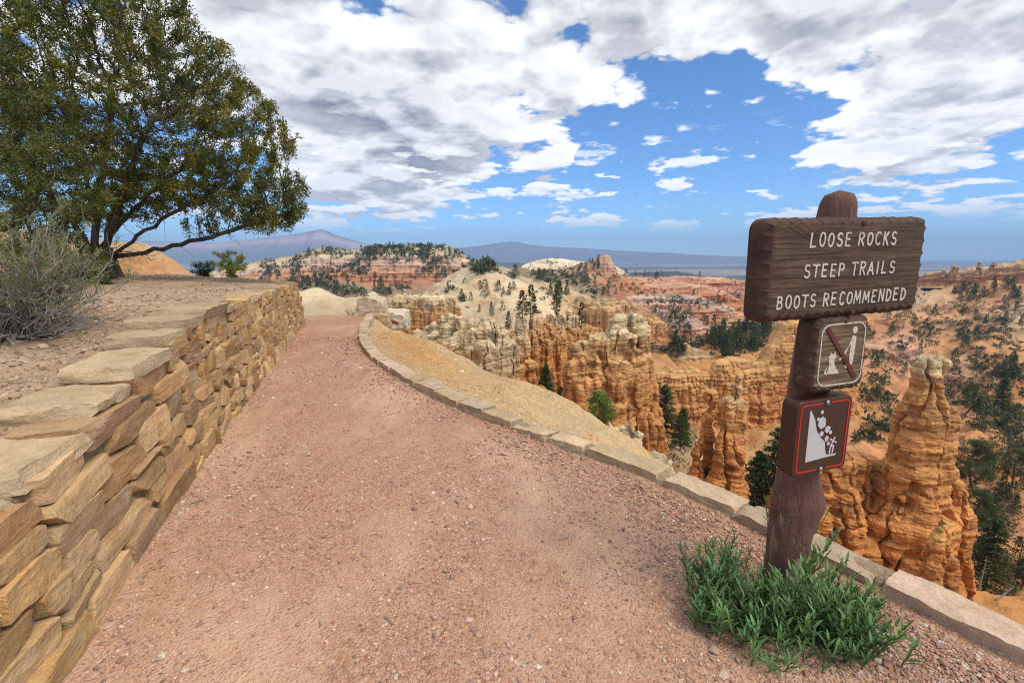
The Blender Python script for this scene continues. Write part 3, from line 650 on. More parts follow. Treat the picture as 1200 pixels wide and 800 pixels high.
for k, (cr, wd, stp, fl, gu) in enumerate([
    ([(700, 335, 330, -32), (735, 331, 325, -34), (765, 333, 320, -34), (800, 331, 325, -34), (830, 336, 340, -34), (850, 345, 350, -34)], 22, REDS, 3.5, 16),
    ([(690, 326, 480, -34), (730, 324, 470, -34), (770, 326, 470, -34), (800, 323, 480, -35), (850, 326, 500, -36), (890, 331, 500, -37)], 34, REDS, 5, 22),
    ([(735, 347, 240, -31), (770, 343, 238, -31), (795, 344, 236, -31), (825, 348, 240, -32), (850, 357, 245, -33)], 15, PINKS, 2.6, 10),
    ([(735, 369, 185, -33), (765, 362, 180, -34), (790, 364, 178, -34), (812, 371, 180, -34), (835, 386, 182, -34)], 13, PINKS, 2.2, 8),
    ([(820, 344, 400, -36), (850, 340, 400, -37), (880, 342, 395, -38), (920, 350, 390, -39)], 26, PINKS, 4, 16),
    ([(985, 327, 700, -45), (1030, 325, 700, -45), (1080, 328, 700, -45)], 40, CL, 6, 24),
    ([(750, 406, 130, -36), (775, 398, 128, -36), (800, 402, 126, -36), (828, 413, 128, -36)], 9, CL, 1.8, 7),
    ([(850, 376, 200, -34), (885, 368, 198, -34), (930, 370, 196, -34), (970, 380, 196, -34)], 14, CL, 2.6, 9),
    ([(560, 316, 350, -24), (600, 316, 350, -24), (640, 320, 350, -24), (690, 322, 360, -26)], 24, [(0, SCRUB), (0.6, (0.36, 0.26, 0.16)), (1, (0.30, 0.24, 0.15))], 4, 16)]):
    struct(loft('badland_ridge', cr, [(a, b * wd) for a, b in WALLP], stp, M['rock_far'], max(0.35, cr[0][2] * 0.0022), 64, flute=(fl, fl * 0.30), gully=(gu, gu * 0.28), ledge=0.05 * wd, jag=(fl, fl * 0.28), warp=0.07, seed=20 + k, base_drop=3))
tag(loft('sand_hill', [(-120, 250, 24, -1.5), (0, 264, 23, -1.5), (60, 275, 22, -1.5), (120, 281, 22, -1.5), (165, 284, 22, -1.5), (195, 299, 22, -1.5), (222, 319, 22, -1.5), (236, 330, 22, -2)], [(0, 3.6), (0.5, 2.0), (0.9, 0.7), (1, 0)],
     [(0, (0.46, 0.30, 0.16)), (0.5, (0.50, 0.31, 0.15)), (1, (0.50, 0.34, 0.19))], M['terrain'], 0.08, 50, flute=(0.7, 0.12), gully=(1.6, 0.42), ledge=0.05, jag=(1, 0.12), seed=31, base_drop=1), None, None, None, 'structure')

# ------------------------------------------------------------------ fins and hoodoos
S1 = [(-14, DORANGE), (-11, ORANGE), (-9.8, (0.49, 0.31, 0.14)), (-8.8, (0.53, 0.41, 0.24)), (-4, (0.55, 0.45, 0.29)), (0, PALE)]
tag(fin('rock_fin', [(490, 378, 46), (505, 372, 46), (520, 369, 45), (540, 364, 44), (560, 365, 43.5), (578, 368, 43), (590, 386, 42)], -14, 0.70, 0.10, S1, rows=3, seed=5, drop=0.13, foot=1.12, jit=0.6, rtop=0.92),
    'pale cream rock wall of rounded columns just beyond the gravel spur', 'rock fin')
S2 = [(-20, DORANGE), (-12, ORANGE), (-9, (0.47, 0.26, 0.11)), (-7.6, (0.50, 0.33, 0.17)), (-6.4, CREAM), (-4, PALE)]
tag(fin('rock_fin', [(594, 392, 62), (606, 374, 63), (622, 370, 64), (640, 366, 66), (655, 369, 67), (672, 371, 68), (690, 374, 69), (712, 380, 69)], -21, 1.0, 0.15, S2, rows=3, seed=9, drop=0.10, foot=1.25, jit=1.5),
    'broad orange cliff of fluted rock with a dark ledge and pale knobs on top', 'rock fin')
S3 = [(-22, ORANGE), (-14, (0.50, 0.25, 0.095)), (-9.5, (0.51, 0.29, 0.125)), (-7.4, (0.50, 0.32, 0.16)), (-6.6, (0.52, 0.40, 0.23)), (-4.2, (0.55, 0.45, 0.29)), (-2, PALE)]
def main_fin():
    mb = MB(); rg = np.random.default_rng(21)
    cr = [(672, 400, 47), (684, 396, 47), (696, 391, 47), (708, 388, 47.3), (716, 372, 47.6), (727, 362, 48), (738, 366, 48.6), (747, 362, 49.5), (756, 370, 50.2)]
    L, s = resample([tuple(P(*c)) for c in cr], step=1.05)
    zb = -22
    for i, p in enumerate(L):
        for k, (dy, dz, f) in enumerate([(0, 0, 1.0), (-0.95, 1.6, 1.15), (-1.9, 4.0, 1.35), (1.0, 0.6, 1.0), (-2.7, 8.0, 1.6), (2.0, 3.0, 1.2)]):
            r = 0.78 * rg.uniform(0.8, 1.2)
            zt = p[2] - dz * rg.uniform(0.7, 1.3) + (rg.uniform(-0.7, 0.2) if k == 0 else 0)
            column(mb, p[0] + rg.normal(0, 0.15), p[1] + dy + rg.normal(0, 0.15), zb, zt, r * 1.5 * f, r * 0.85, 40 + i + 9 * k)
    for px, py, Y, rb, rt in [(676, 432, 46, 1.5, 0.7), (668, 462, 45.5, 1.3, 0.7), (662, 490, 45, 1.2, 0.6), (765, 440, 49, 1.6, 0.6), (766, 470, 47.5, 1.7, 0.9), (757, 478, 46, 1.6, 0.9), (768, 492, 46.3, 1.5, 0.9), (745, 470, 46, 1.5, 0.8), (715, 470, 44, 1.6, 0.8), (692, 470, 44.2, 1.6, 0.8), (735, 495, 43.8, 1.5, 0.8)]:
        p = P(px, py, Y); column(mb, p[0], p[1], zb, p[2], rb * 1.25, rt, px * 0.37)
    o = fuse('rock_fin', mb, 0.10, S3, M['rock'], 0.15, 0.06, fine=0.055, blk=0.10, col_amp=0.36)
    tag(o, 'tall stepped orange fin with a cream crest in the middle of the canyon', 'rock fin')
main_fin()
S5 = [(-34, DORANGE), (-24, ORANGE), (-20, (0.44, 0.20, 0.075)), (-16, (0.49, 0.26, 0.10)), (-8, (0.50, 0.28, 0.12))]
tag(loft('rock_fin', [(738, 440, 78, -33), (756, 434, 80, -33), (775, 431, 80, -33), (800, 429, 81, -33), (826, 430, 82, -33), (840, 420, 82, -33), (862, 416, 83, -33), (880, 418, 84, -33), (892, 423, 84, -33), (905, 400, 85, -33), (918, 377, 86, -33), (934, 376, 87, -33), (948, 381, 88, -33), (962, 404, 88, -33), (985, 415, 90, -33)],
    [(0, 7.5), (0.22, 4.2), (0.26, 3.6), (0.55, 3.0), (0.58, 2.5), (0.80, 2.1), (0.84, 1.7), (0.96, 1.2), (1, 0)], [(0, DORANGE), (0.25, ORANGE), (0.5, (0.46, 0.215, 0.08)), (0.7, (0.49, 0.26, 0.10)), (1, (0.51, 0.30, 0.13))], M['rock'], 0.15, 130, flute=(2.3, 0.6), gully=(6, 1.8), ledge=0.40, jag=(2.2, 0.9), warp=0.05, seed=14, blk=0.26),
    'long low orange rock wall ending in a square tower behind the sign post', 'rock fin')
S6 = [(-12, ORANGE), (-9, (0.47, 0.28, 0.13)), (-6.0, CREAM), (-3, PALE)]
tag(fin('rock_fin', [(456, 345, 92), (470, 339, 92), (488, 341, 91), (505, 339, 90), (520, 342, 89), (527, 356, 88)], -14, 1.1, 0.24, S6, rows=3, seed=41, drop=0.10, foot=1.25, jit=1.0),
    'small cream and orange rock wall below the domes near the path end', 'rock fin')
S7 = [(-20, RUST), (-12, (0.46, 0.29, 0.14)), (-9, (0.46, 0.36, 0.22)), (-7, GREY), (-4, GREY)]
tag(fin('rock_fin', [(660, 350, 128), (690, 346, 126), (715, 347, 124), (735, 350, 122), (752, 357, 120), (768, 368, 120)], -20, 1.7, 0.36, S7, rows=3, seed=47, drop=0.12, foot=1.4, jit=1.6),
    'weathered greyish ledge of broken rock above and behind the main fin', 'rock fin')
def hoodoo(label, parts, zb, voxel, stops, led=0.2, lump=0.12, seed=1):
    """parts: (px, py_top, Y, foot radius, top radius, bulge)"""
    mb = MB()
    for i, (px, py, Y, rb, rt, bl) in enumerate(parts):
        p = P(px, py, Y); column(mb, p[0], p[1], zb, p[2], rb, rt, seed + i * 1.7, knob=0.10, bulge=bl)
    return tag(fuse('hoodoo', mb, voxel, stops, M['rock'], led, lump, blk=min(0.13, led), fine=0.06), label, 'hoodoo')
# the big one at the right: pale cap, neck, ringed body, buttress at its right foot
hoodoo('large tapering orange hoodoo with a pale cap at the right of the sign post',
       [(1084, 416, 35, 4.1, 0.92, [(0, 1), (0.3, 0.95), (0.52, 0.92), (0.56, 0.84), (0.75, 0.80), (0.86, 0.70), (0.90, 0.64), (0.912, 0.84), (1, 1.0)]),
        (1099, 414, 35.3, 3.6, 0.88, [(0, 1), (0.5, 0.9), (0.86, 0.66), (0.905, 0.60), (0.918, 0.80), (1, 1.0)]),
        (1094, 432, 34.6, 4.2, 1.0, [(0, 1), (0.5, 0.95), (0.55, 0.86), (0.8, 0.9), (1, 0.9)]),
        (1072, 495, 34.6, 4.3, 1.0, None), (1104, 472, 35.0, 3.7, 1.0, None), (1055, 560, 34.4, 3.5, 1.1, None), (1043, 610, 34.2, 3.2, 1.1, None),
        (1016, 628, 34.0, 2.8, 1.0, None), (1032, 538, 36.5, 3.0, 1.1, None), (1122, 560, 35.6, 2.3, 0.9, None), (1128, 595, 35.4, 2.0, 0.9, None), (1030, 640, 34.0, 3.0, 1.1, None), (1085, 570, 33.4, 3.0, 1.2, None)], -29, 0.12,
       [(-29, DORANGE), (-18, ORANGE), (-13, (0.48, 0.24, 0.085)), (-8, (0.50, 0.27, 0.11)), (-7.6, (0.53, 0.34, 0.17)), (-7.1, (0.54, 0.42, 0.22)), (-5, (0.56, 0.45, 0.28))], seed=3)
hoodoo('small orange cone with a yellow cap at the foot of the big hoodoo',
       [(1104, 603, 25.5, 2.1, 0.30, [(0, 1), (0.55, 0.95), (0.68, 0.82), (0.72, 1.1), (0.84, 0.85), (0.92, 0.55), (0.95, 0.9), (1, 0.8)]), (1094, 655, 25.2, 1.7, 0.6, None), (1114, 648, 25.7, 1.7, 0.6, None)], -24, 0.09,
       [(-24, DORANGE), (-16.2, ORANGE), (-15.5, (0.50, 0.31, 0.11)), (-13.9, (0.50, 0.34, 0.12)), (-13.5, (0.48, 0.26, 0.15)), (-12, (0.50, 0.31, 0.22))], seed=8)
hoodoo('slender hoodoo with a knobbed spire, left of the sign post',
       [(866, 437, 40, 1.9, 0.42, [(0, 1), (0.4, 0.95), (0.72, 0.85), (0.80, 0.62), (0.84, 0.42), (0.90, 0.50), (0.93, 0.35), (0.97, 0.5), (1, 0.4)]),
        (856, 464, 39.8, 1.9, 0.75, [(0, 1), (0.3, 0.9), (0.36, 1.05), (0.45, 0.92), (0.7, 0.95), (0.8, 0.8), (1, 1)]), (866, 466, 40.2, 1.8, 0.7, None), (848, 520, 39.6, 1.7, 0.9, None), (862, 520, 39.3, 1.8, 0.9, None)], -23, 0.09,
       [(-23, DORANGE), (-15, ORANGE), (-12, (0.49, 0.28, 0.12)), (-11, (0.53, 0.36, 0.20)), (-9, (0.52, 0.34, 0.2)), (-7, (0.55, 0.42, 0.29))], seed=12)
hoodoo('short orange spire on the left side of the knobbed hoodoo',
       [(824, 487, 41, 1.35, 0.32, [(0, 1), (0.5, 0.9), (0.7, 0.8), (0.8, 0.6), (1, 0.5)]), (818, 520, 40.8, 1.2, 0.6, None), (834, 456, 42, 1.5, 0.7, [(0, 1), (0.6, 0.8), (0.9, 0.7), (0.95, 1), (1, 1)])], -24, 0.10, [(-24, DORANGE), (-15, ORANGE), (-8, (0.50, 0.29, 0.13))], seed=15)
hoodoo('blocky orange rock mass partly hidden behind the sign post',
       [(988, 524, 36, 2.8, 1.1, None), (1006, 528, 36.5, 2.6, 1.0, None), (975, 545, 35.5, 2.2, 1.0, None), (1012, 560, 36, 1.8, 0.9, None), (960, 575, 35, 2.0, 1.0, None), (930, 560, 34, 1.5, 0.9, None), (912, 562, 33.5, 1.3, 0.8, None), (995, 570, 34.5, 2.3, 1.2, None)], -26, 0.11,
       [(-26, DORANGE), (-16, ORANGE), (-13, (0.49, 0.27, 0.11))], seed=18)
hoodoo('small knob of orange rock at the foot of the cream wall',
       [(621, 421, 55, 2.2, 0.9, [(0, 1), (0.7, 0.8), (0.86, 0.7), (0.9, 1.1), (1, 1)]), (608, 426, 54, 2.0, 0.8, None), (634, 450, 54, 2.2, 0.9, None)], -21, 0.13, [(-21, DORANGE), (-12, ORANGE), (-9.8, (0.5, 0.36, 0.2))], seed=22)
hoodoo('squat cream knob standing on the pale ridge past the path end',
       [(436, 341, 70, 1.6, 1.0, [(0, 1), (0.6, 0.9), (0.75, 0.7), (0.85, 1.05), (1, 1)]), (446, 348, 70, 1.7, 1.0, None), (425, 352, 68, 1.6, 0.9, None)], -9, 0.16, [(-9, SAND), (-5, CREAM), (-2, PALE)], seed=25)
SP = [(-12, SAND), (-7, CREAM), (-3, PALE)]
hoodoo('cluster of small pale crumbling spires rising behind the kerb',
       [(712, 492, 21, 0.5, 0.26, None), (722, 500, 21, 0.5, 0.25, None), (731, 494, 21, 0.5, 0.24, None), (739, 491, 20.8, 0.5, 0.2, [(0, 1), (0.8, 0.9), (0.95, 0.6), (1, 0.4)]), (748, 502, 20.5, 0.5, 0.25, None), (706, 500, 21.5, 0.5, 0.25, None), (745, 512, 20, 0.5, 0.3, None), (725, 510, 20.3, 0.55, 0.3, None)], -13, 0.05, SP, 0.05, 0.08, 28)
hoodoo('low lump of pale rock peeping over the kerb stones',
       [(768, 525, 15, 0.45, 0.25, None), (777, 528, 15, 0.4, 0.2, None), (786, 536, 14.6, 0.4, 0.2, None)], -9, 0.05, SP, 0.05, 0.07, 30)
for k, (px, py, Y, a) in enumerate([(607, 365, 60, 0), (626, 356, 75, 1), (653, 361, 66, 2), (667, 362, 67, 3)]):
    hoodoo(['stubby cream pinnacle at the left end of the orange cliff top', 'round cream knob on the domed slope behind the orange cliff', 'pointed cream pinnacle on the orange cliff top', 'leaning cream pinnacle at the right end of the orange cliff top'][a],
           [(px, py, Y, 0.9, 0.5, [(0, 1), (0.7, 0.9), (0.85, 0.65), (0.93, 0.8), (1, 0.7)]), (px + 7, py + 6, Y, 1.0, 0.5, None)], P(px, py, Y)[2] - 6, 0.14, [(-14, ORANGE), (-7, CREAM), (-2, PALE)], 0.12, 0.14, 50 + k)
for k, (px, py) in enumerate([(1106, 316), (1118, 310), (1122, 313), (1149, 306), (1163, 308), (1166, 306)]):
    o = hoodoo('tiny rock stump on the skyline crest', [(px, py, 345 - (px - 1106) * 0.3, 2.6, 1.5, [(0, 1), (0.7, 0.8), (0.85, 1.1), (1, 1)])], -14, 0.6, [(-14, (0.46, 0.27, 0.14)), (4, (0.48, 0.33, 0.2))], 0.5, 0.5, 60 + k)
    o['label'] = 'tiny rock stump on the skyline crest of the far right cliff'; o['group'] = 'rock stumps on the cliff crest'
# ------------------------------------------------------------------ where plants will stand: read the bare land before building on it
bpy.context.view_layer.update()
_dg = bpy.context.evaluated_depsgraph_get()
def cast_pix(px, py):
    d = Vector(pix_dir(px, py)).normalized(); o = Vector((0, 0, CAMZ)) + d * 14.0
    ok, loc, nor, idx, ob, mt = scene.ray_cast(_dg, o, d)
    return (loc, nor, ob.name) if ok else (None, None, None)
def drop(x, y, top=80.0):
    ok, loc, nor, idx, ob, mt = scene.ray_cast(_dg, Vector((x, y, top)), Vector((0, 0, -1)))
    return loc if ok else None
def terrain_z(x, y):
    top = 80.0
    for _ in range(12):
        ok, loc, nor, idx, ob, mt = scene.ray_cast(_dg, Vector((x, y, top)), Vector((0, 0, -1)))
        if not ok: return None
        if ob.name.startswith('canyon_terrain'): return loc.z
        top = loc.z - 0.05
    return None
def in_poly(px, py, poly):
    c = False; j = len(poly) - 1
    for i in range(len(poly)):
        a, b = poly[i], poly[j]
        if (a[1] > py) != (b[1] > py) and px < (b[0] - a[0]) * (py - a[1]) / (b[1] - a[1]) + a[0]: c = not c
        j = i
    return c
SCRUB_AT = []   # thousands of low dark shrubs too many to count
def scrub(poly, count, rmin, rmax, seed, clump, thr=0.0, slope=0.3, ymin=60):
    rg = np.random.default_rng(seed); xs = [p[0] for p in poly]; ys = [p[1] for p in poly]; n = 0; tries = 0
    while n < count and tries < count * 14:
        tries += 1; px = rg.uniform(min(xs), max(xs)); py = rg.uniform(min(ys), max(ys))
        if not in_poly(px, py, poly) or perlin(px / clump, py / clump * 1.8, seed + 0.5) < thr + rg.uniform(-0.25, 0.25): continue
        loc, nor, nm = cast_pix(px, py)
        if loc is None or loc.y < ymin or abs(nor.z) < slope or not nm.startswith(('canyon_terrain', 'mesa', 'cliff', 'badland_ridge', 'hills', 'butte')): continue
        SCRUB_AT.append((loc.x, loc.y, loc.z, rg.uniform(rmin, rmax))); n += 1
SPOTS = []   # (kind, location, height, group)
def scatter(poly, count, kinds, hmin, hmax, group, only=('canyon_terrain', 'mesa', 'cliff', 'badland_ridge', 'hills', 'butte'), slope=0.35, seed=0, clump=0.0, ymin=0.0):
    rg = np.random.default_rng(seed); xs = [p[0] for p in poly]; ys = [p[1] for p in poly]; n = 0; tries = 0
    while n < count and tries < count * 30:
        tries += 1
        px = rg.uniform(min(xs), max(xs)); py = rg.uniform(min(ys), max(ys))
        if not in_poly(px, py, poly): continue
        if clump and perlin(px / clump, py / clump * 1.6, seed + 0.5) < rg.uniform(-0.35, 0.25): continue
        loc, nor, nm = cast_pix(px, py)
        if loc is None or loc.y < ymin or abs(nor.z) < slope or (only and not any(nm.startswith(k) for k in only)): continue
        k = kinds[int(rg.integers(len(kinds)))]
        h = rg.uniform(hmin, hmax) * (0.45 if k.startswith('shrub') else 1.0)
        SPOTS.append((k, loc.copy(), h, group)); n += 1
G_SLOPE = 'trees and shrubs dotted over the far right slope'
G_NEARSLOPE = 'trees and shrubs on the slope right of the big hoodoo'
G_MESA = 'dark pines on the banded mesa'; G_TIMBER = 'dark pines on the slopes below the mesa'; G_PATCH = 'pines in the dark wood left of the sign'
G_RED = 'small trees scattered over the red badlands'; G_DOME = 'small trees on the pale domes'; G_RIDGE = 'dark trees along the distant ridge beside the butte'
T3 = ['conifer', 'conifer_b', 'conifer_c']; SH = ['shrub', 'shrub_b']
scatter([(1015, 385), (1080, 352), (1200, 338), (1200, 440), (1060, 450), (1015, 440)], 150, T3 + SH * 3, 3.0, 6.2, G_SLOPE, seed=1, clump=26)
scatter([(1090, 345), (1150, 335), (1200, 325), (1200, 352), (1130, 356)], 30, T3, 4.5, 8.0, G_SLOPE, seed=2)
scatter([(1115, 430), (1200, 430), (1200, 700), (1150, 660), (1135, 560)], 64, T3 + SH * 3, 2.0, 4.6, G_NEARSLOPE, seed=3, clump=30)
scatter([(1008, 440), (1075, 440), (1060, 520), (1010, 520)], 12, T3 + SH * 3, 2.0, 3.6, G_NEARSLOPE, seed=4)
scatter([(832, 388), (905, 378), (908, 412), (860, 422), (832, 420)], 34, T3, 4.0, 7.0, G_PATCH, ymin=105, seed=5)
scatter([(310, 303), (335, 297), (400, 288), (470, 284), (540, 290), (560, 303), (500, 303), (400, 300)], 34, T3, 3.2, 6.0, G_MESA, ymin=300, seed=6, slope=0.2)
scatter([(355, 300), (450, 300), (440, 335), (400, 345), (345, 340)], 14, T3, 3.5, 6.0, G_MESA, ymin=300, seed=7, slope=0.2, clump=14)
scatter([(305, 318), (450, 318), (455, 346), (305, 346)], 28, T3, 4.0, 7.0, G_TIMBER, ymin=200, seed=8, slope=0.3, clump=18)
scatter([(545, 305), (600, 312), (690, 325), (690, 335), (620, 330), (560, 318)], 20, T3 + SH, 3.0, 5.5, G_DOME, ymin=100, seed=9)
scatter([(470, 330), (690, 330), (690, 360), (600, 358), (470, 365)], 14, T3 + SH, 2.0, 3.6, G_DOME, seed=10)
scatter([(690, 330), (880, 330), (890, 400), (800, 420), (760, 400), (700, 345)], 60, T3 + SH * 2, 2.2, 4.2, G_RED, ymin=120, seed=11, clump=22)
scatter([(670, 318), (690, 306), (704, 299), (702, 318)], 14, T3, 5.0, 8.0, G_RIDGE, ymin=300, seed=12, slope=0.1)
scatter([(720, 316), (800, 316), (830, 326), (740, 330)], 16, T3, 6.0, 9.0, G_RIDGE, ymin=300, seed=13, slope=0.1)
def ground_at(px, Y):
    x = P(px, 400, Y)[0]; z = -20.0
    for _ in range(4):
        q = terrain_z(x, Y); z = q if q is not None else z; x = (px - 600) / FPX * (Y * math.cos(PITCH) - (z - CAMZ) * math.sin(PITCH))
    return np.array([x, Y, z])
scrub([(1005, 340), (1080, 335), (1200, 322), (1200, 560), (1130, 500), (1005, 520)], 640, 0.45, 1.5, 101, 30, -0.05)
scrub([(1120, 480), (1200, 480), (1200, 700), (1150, 660)], 70, 0.3, 0.8, 102, 34, -0.1, ymin=30)
scrub([(690, 322), (885, 322), (890, 400), (800, 420), (740, 400), (690, 345)], 420, 0.6, 1.8, 103, 24, 0.02)
scrub([(305, 288), (560, 286), (575, 318), (460, 345), (305, 346)], 900, 1.0, 2.6, 104, 26, 0.0, 0.15, 200)
scrub([(310, 290), (545, 284), (552, 303), (310, 303)], 300, 1.1, 2.6, 105, 16, -0.05, 0.1, 300)
scrub([(545, 300), (690, 300), (690, 335), (560, 325)], 260, 0.8, 2.2, 106, 20, 0.0, 0.2, 140)
scrub([(470, 330), (690, 330), (690, 362), (470, 365)], 60, 0.4, 1.0, 107, 24, 0.05, 0.2, 90)
scrub([(832, 385), (908, 378), (908, 412), (832, 420)], 220, 0.6, 1.5, 108, 20, -0.1, 0.2, 105)
def stand(px, Y, h, kind, group=None, label=None):
    p = ground_at(px, Y); z = p[2]
    SPOTS.append((kind, Vector((p[0], Y, z if z is not None else -20)), h, group, label))
SNAG_AT = [tuple(ground_at(a, b)) for a, b in ((1146, 37), (1168, 35.5), (1192, 38))]
G_MID = 'pines rising between the orange fins'
for px, Y, h, kd, gp, lb in [
    (698, 20, 2.3, 'young_pine', None, 'bright green young pine beside the pale spires and the main fin'),
    (776, 61, 8.0, 'conifer_near', None, 'ragged dark conifer between the main fin and the long orange wall'),
    (797, 60, 6.0, 'conifer_near_b', None, 'dense green conifer leaning on the long orange wall, right of a ragged one'),
    (640, 56, 5.4, 'conifer_near_b', None, 'dark conifer at the foot of the orange cliff left of the main fin'),
    (657, 55, 4.6, 'conifer_near', None, 'narrow dark conifer tucked against the left edge of the main fin'),
    (882, 47, 7.2, 'conifer_near_b', None, 'yellow green conifer beside the slender knobbed hoodoo'),
    (901, 46, 9.8, 'conifer_near', None, 'tall dark conifer just left of the sign post'),
    (1142, 58, 7.6, 'pine_near', None, 'spreading dark pine right of the middle of the big hoodoo'),
    (1152, 39, 7.8, 'conifer_near', None, 'dark conifer right of the foot of the big hoodoo, above the kerb'),
    (1140, 45, 5.5, 'pine_near', None, 'bushy pine pressed against the right flank of the big hoodoo'),
    (1186, 62, 5.6, 'pine_near', None, 'broad dark pine at the right edge of the photo, mid slope'),
    (1172, 95, 7.5, 'conifer_near_b', None, 'upright green conifer on the orange slope above the broad dark pine'),
    (1130, 90, 6.5, 'pine_near', None, 'dark pine beside the upper right shoulder of the big hoodoo'),
    (1195, 40, 3.2, 'pine_near', None, 'low dark pine at the bottom right corner above the kerb')]:
    stand(px, Y, h, kd, gp, lb)
for px, Y, h in [(810, 64, 3.0), (770, 59, 2.4), (790, 57, 2.2), (1163, 47, 2.6), (1175, 42, 1.8), (1195, 55, 2.2), (1010, 60, 2.0), (870, 44, 1.8)]:
    stand(px, Y, h, 'shrub', 'grey green shrubs among the near hoodoos')
for px, py, h in [(562, 366, 2.0), (576, 371, 3.4), (541, 352, 3.0), (622, 372, 4.6), (612, 372, 3.6), (655, 352, 5.5), (652, 367, 4.2), (596, 385, 3.6), (681, 385, 4.0), (590, 345, 2.0), (473, 372, 1.2), (485, 378, 1.0), (446, 368, 0.9), (452, 375, 0.8)]:
    loc, nor, nm = cast_pix(px, py)
    if loc is not None: SPOTS.append(('conifer' if h > 1.5 else 'shrub', loc.copy(), h, G_DOME if h > 1.5 else 'shrubs by the end of the path'))
TREE_XY = (P(122, 330, 9.3)[0], 9.3)

# ------------------------------------------------------------------ path and terrace
def build_path():
    ys = np.concatenate([np.linspace(-6, 0.6, 30)[:-1], np.linspace(0.6, 7, 230)[:-1], np.linspace(7, 15, 90)])
    f = np.linspace(0, 1, 190)
    kx = np.interp(ys, KERB[:, 1], KERB[:, 0]) + 0.17
    far = np.interp(ys, [11.8, 12.6, 13.4, 15], [kx[-1] if False else 0, 0, 0, 0])
    ke = np.argmax(KERB[:, 1]); kx = np.where(ys > KERB[ke, 1], KERB[ke, 0] + 0.17 + (ys - KERB[ke, 1]) * -0.22, kx)
    wi = np.argmin(np.abs(WALLB[:, 1] - 11.0)); wx = np.interp(ys, WALLB[:wi, 1], WALLB[:wi, 0]) - 0.25
    wx = np.where(ys > 10.3, wx - (ys - 10.3) * 2.6, wx)
    X = wx[:, None] + (kx - wx)[:, None] * f[None]; Y = np.broadcast_to(ys[:, None], X.shape)
    Z = 0.022 * fbm(X / 1.3, Y / 1.3, 0.5, 4) + 0.007 * fbm(X / 0.12, Y / 0.12, 1.5, 2)
    Z = Z - 0.09 * np.maximum(0, Y - 12.2) ** 1.6 + 0.03 * smooth01(f, 0.9, 1.0)[None] + 0.03 * smooth01(f, 0.12, 0.0)[None]
    me = make_mesh('path', np.stack([X, Y, Z], -1).reshape(-1, 3), grid_faces(*X.shape))
    return struct(link('path', me, M['path']))
build_path()
def path_z(x, y): return 0.022 * fbm(x / 1.3, y / 1.3, 0.5, 4)
def terrace_height(x, y):
    e = np.asarray(x) * 0
    dw = np.interp(y, WALLB[:, 1], WALLB[:, 0]) - x
    wt = np.interp(y, [-6, 1.2, 2.06, 2.9, 4.2, 6, 10, 14], [0.60, 0.66, 0.74, 0.90, 1.07, 1.05, 1.0, 1.0]); bl = smooth01(dw, 0.1, 2.2)
    return wt * (1 - bl) + 1.02 * bl + 0.01 + 0.06 * smooth01(dw, 0.2, 2.5) + 0.018 * np.clip(dw, 0, 8) + 0.045 * fbm(x / 1.5, np.asarray(y) / 1.5, 7.7, 4) + 0.012 * fbm(x / 0.2, np.asarray(y) / 0.2, 2.2, 2)
def build_terrace():
    ys = np.concatenate([np.linspace(-6, 0.5, 30)[:-1], np.linspace(0.5, 11, 260)[:-1], np.linspace(11, 13.9, 60)])
    wx = np.interp(ys, WALLB[:, 1], WALLB[:, 0]) - 0.17
    d = np.concatenate([[0], np.geomspace(0.02, 24, 150)])
    X = wx[:, None] - d[None]; Y = np.broadcast_to(ys[:, None], X.shape)
    Z = terrace_height(X, Y) - 0.05 * (1 - smooth01(d, 0, 0.12))[None]
    # a skirt that runs down behind the far edge
    X = np.vstack([X, X[-1:], X[-1:]]); Y = np.vstack([Y, Y[-1:] + 0.5, Y[-1:] + 4]); Z = np.vstack([Z, Z[-1:] - 0.5, Z[-1:] - 4])
    me = make_mesh('terrace', np.stack([X, Y, Z], -1).reshape(-1, 3), grid_faces(*X.shape)[:, ::-1])
    return struct(link('terrace_ground', me, M['dirt']))
build_terrace()

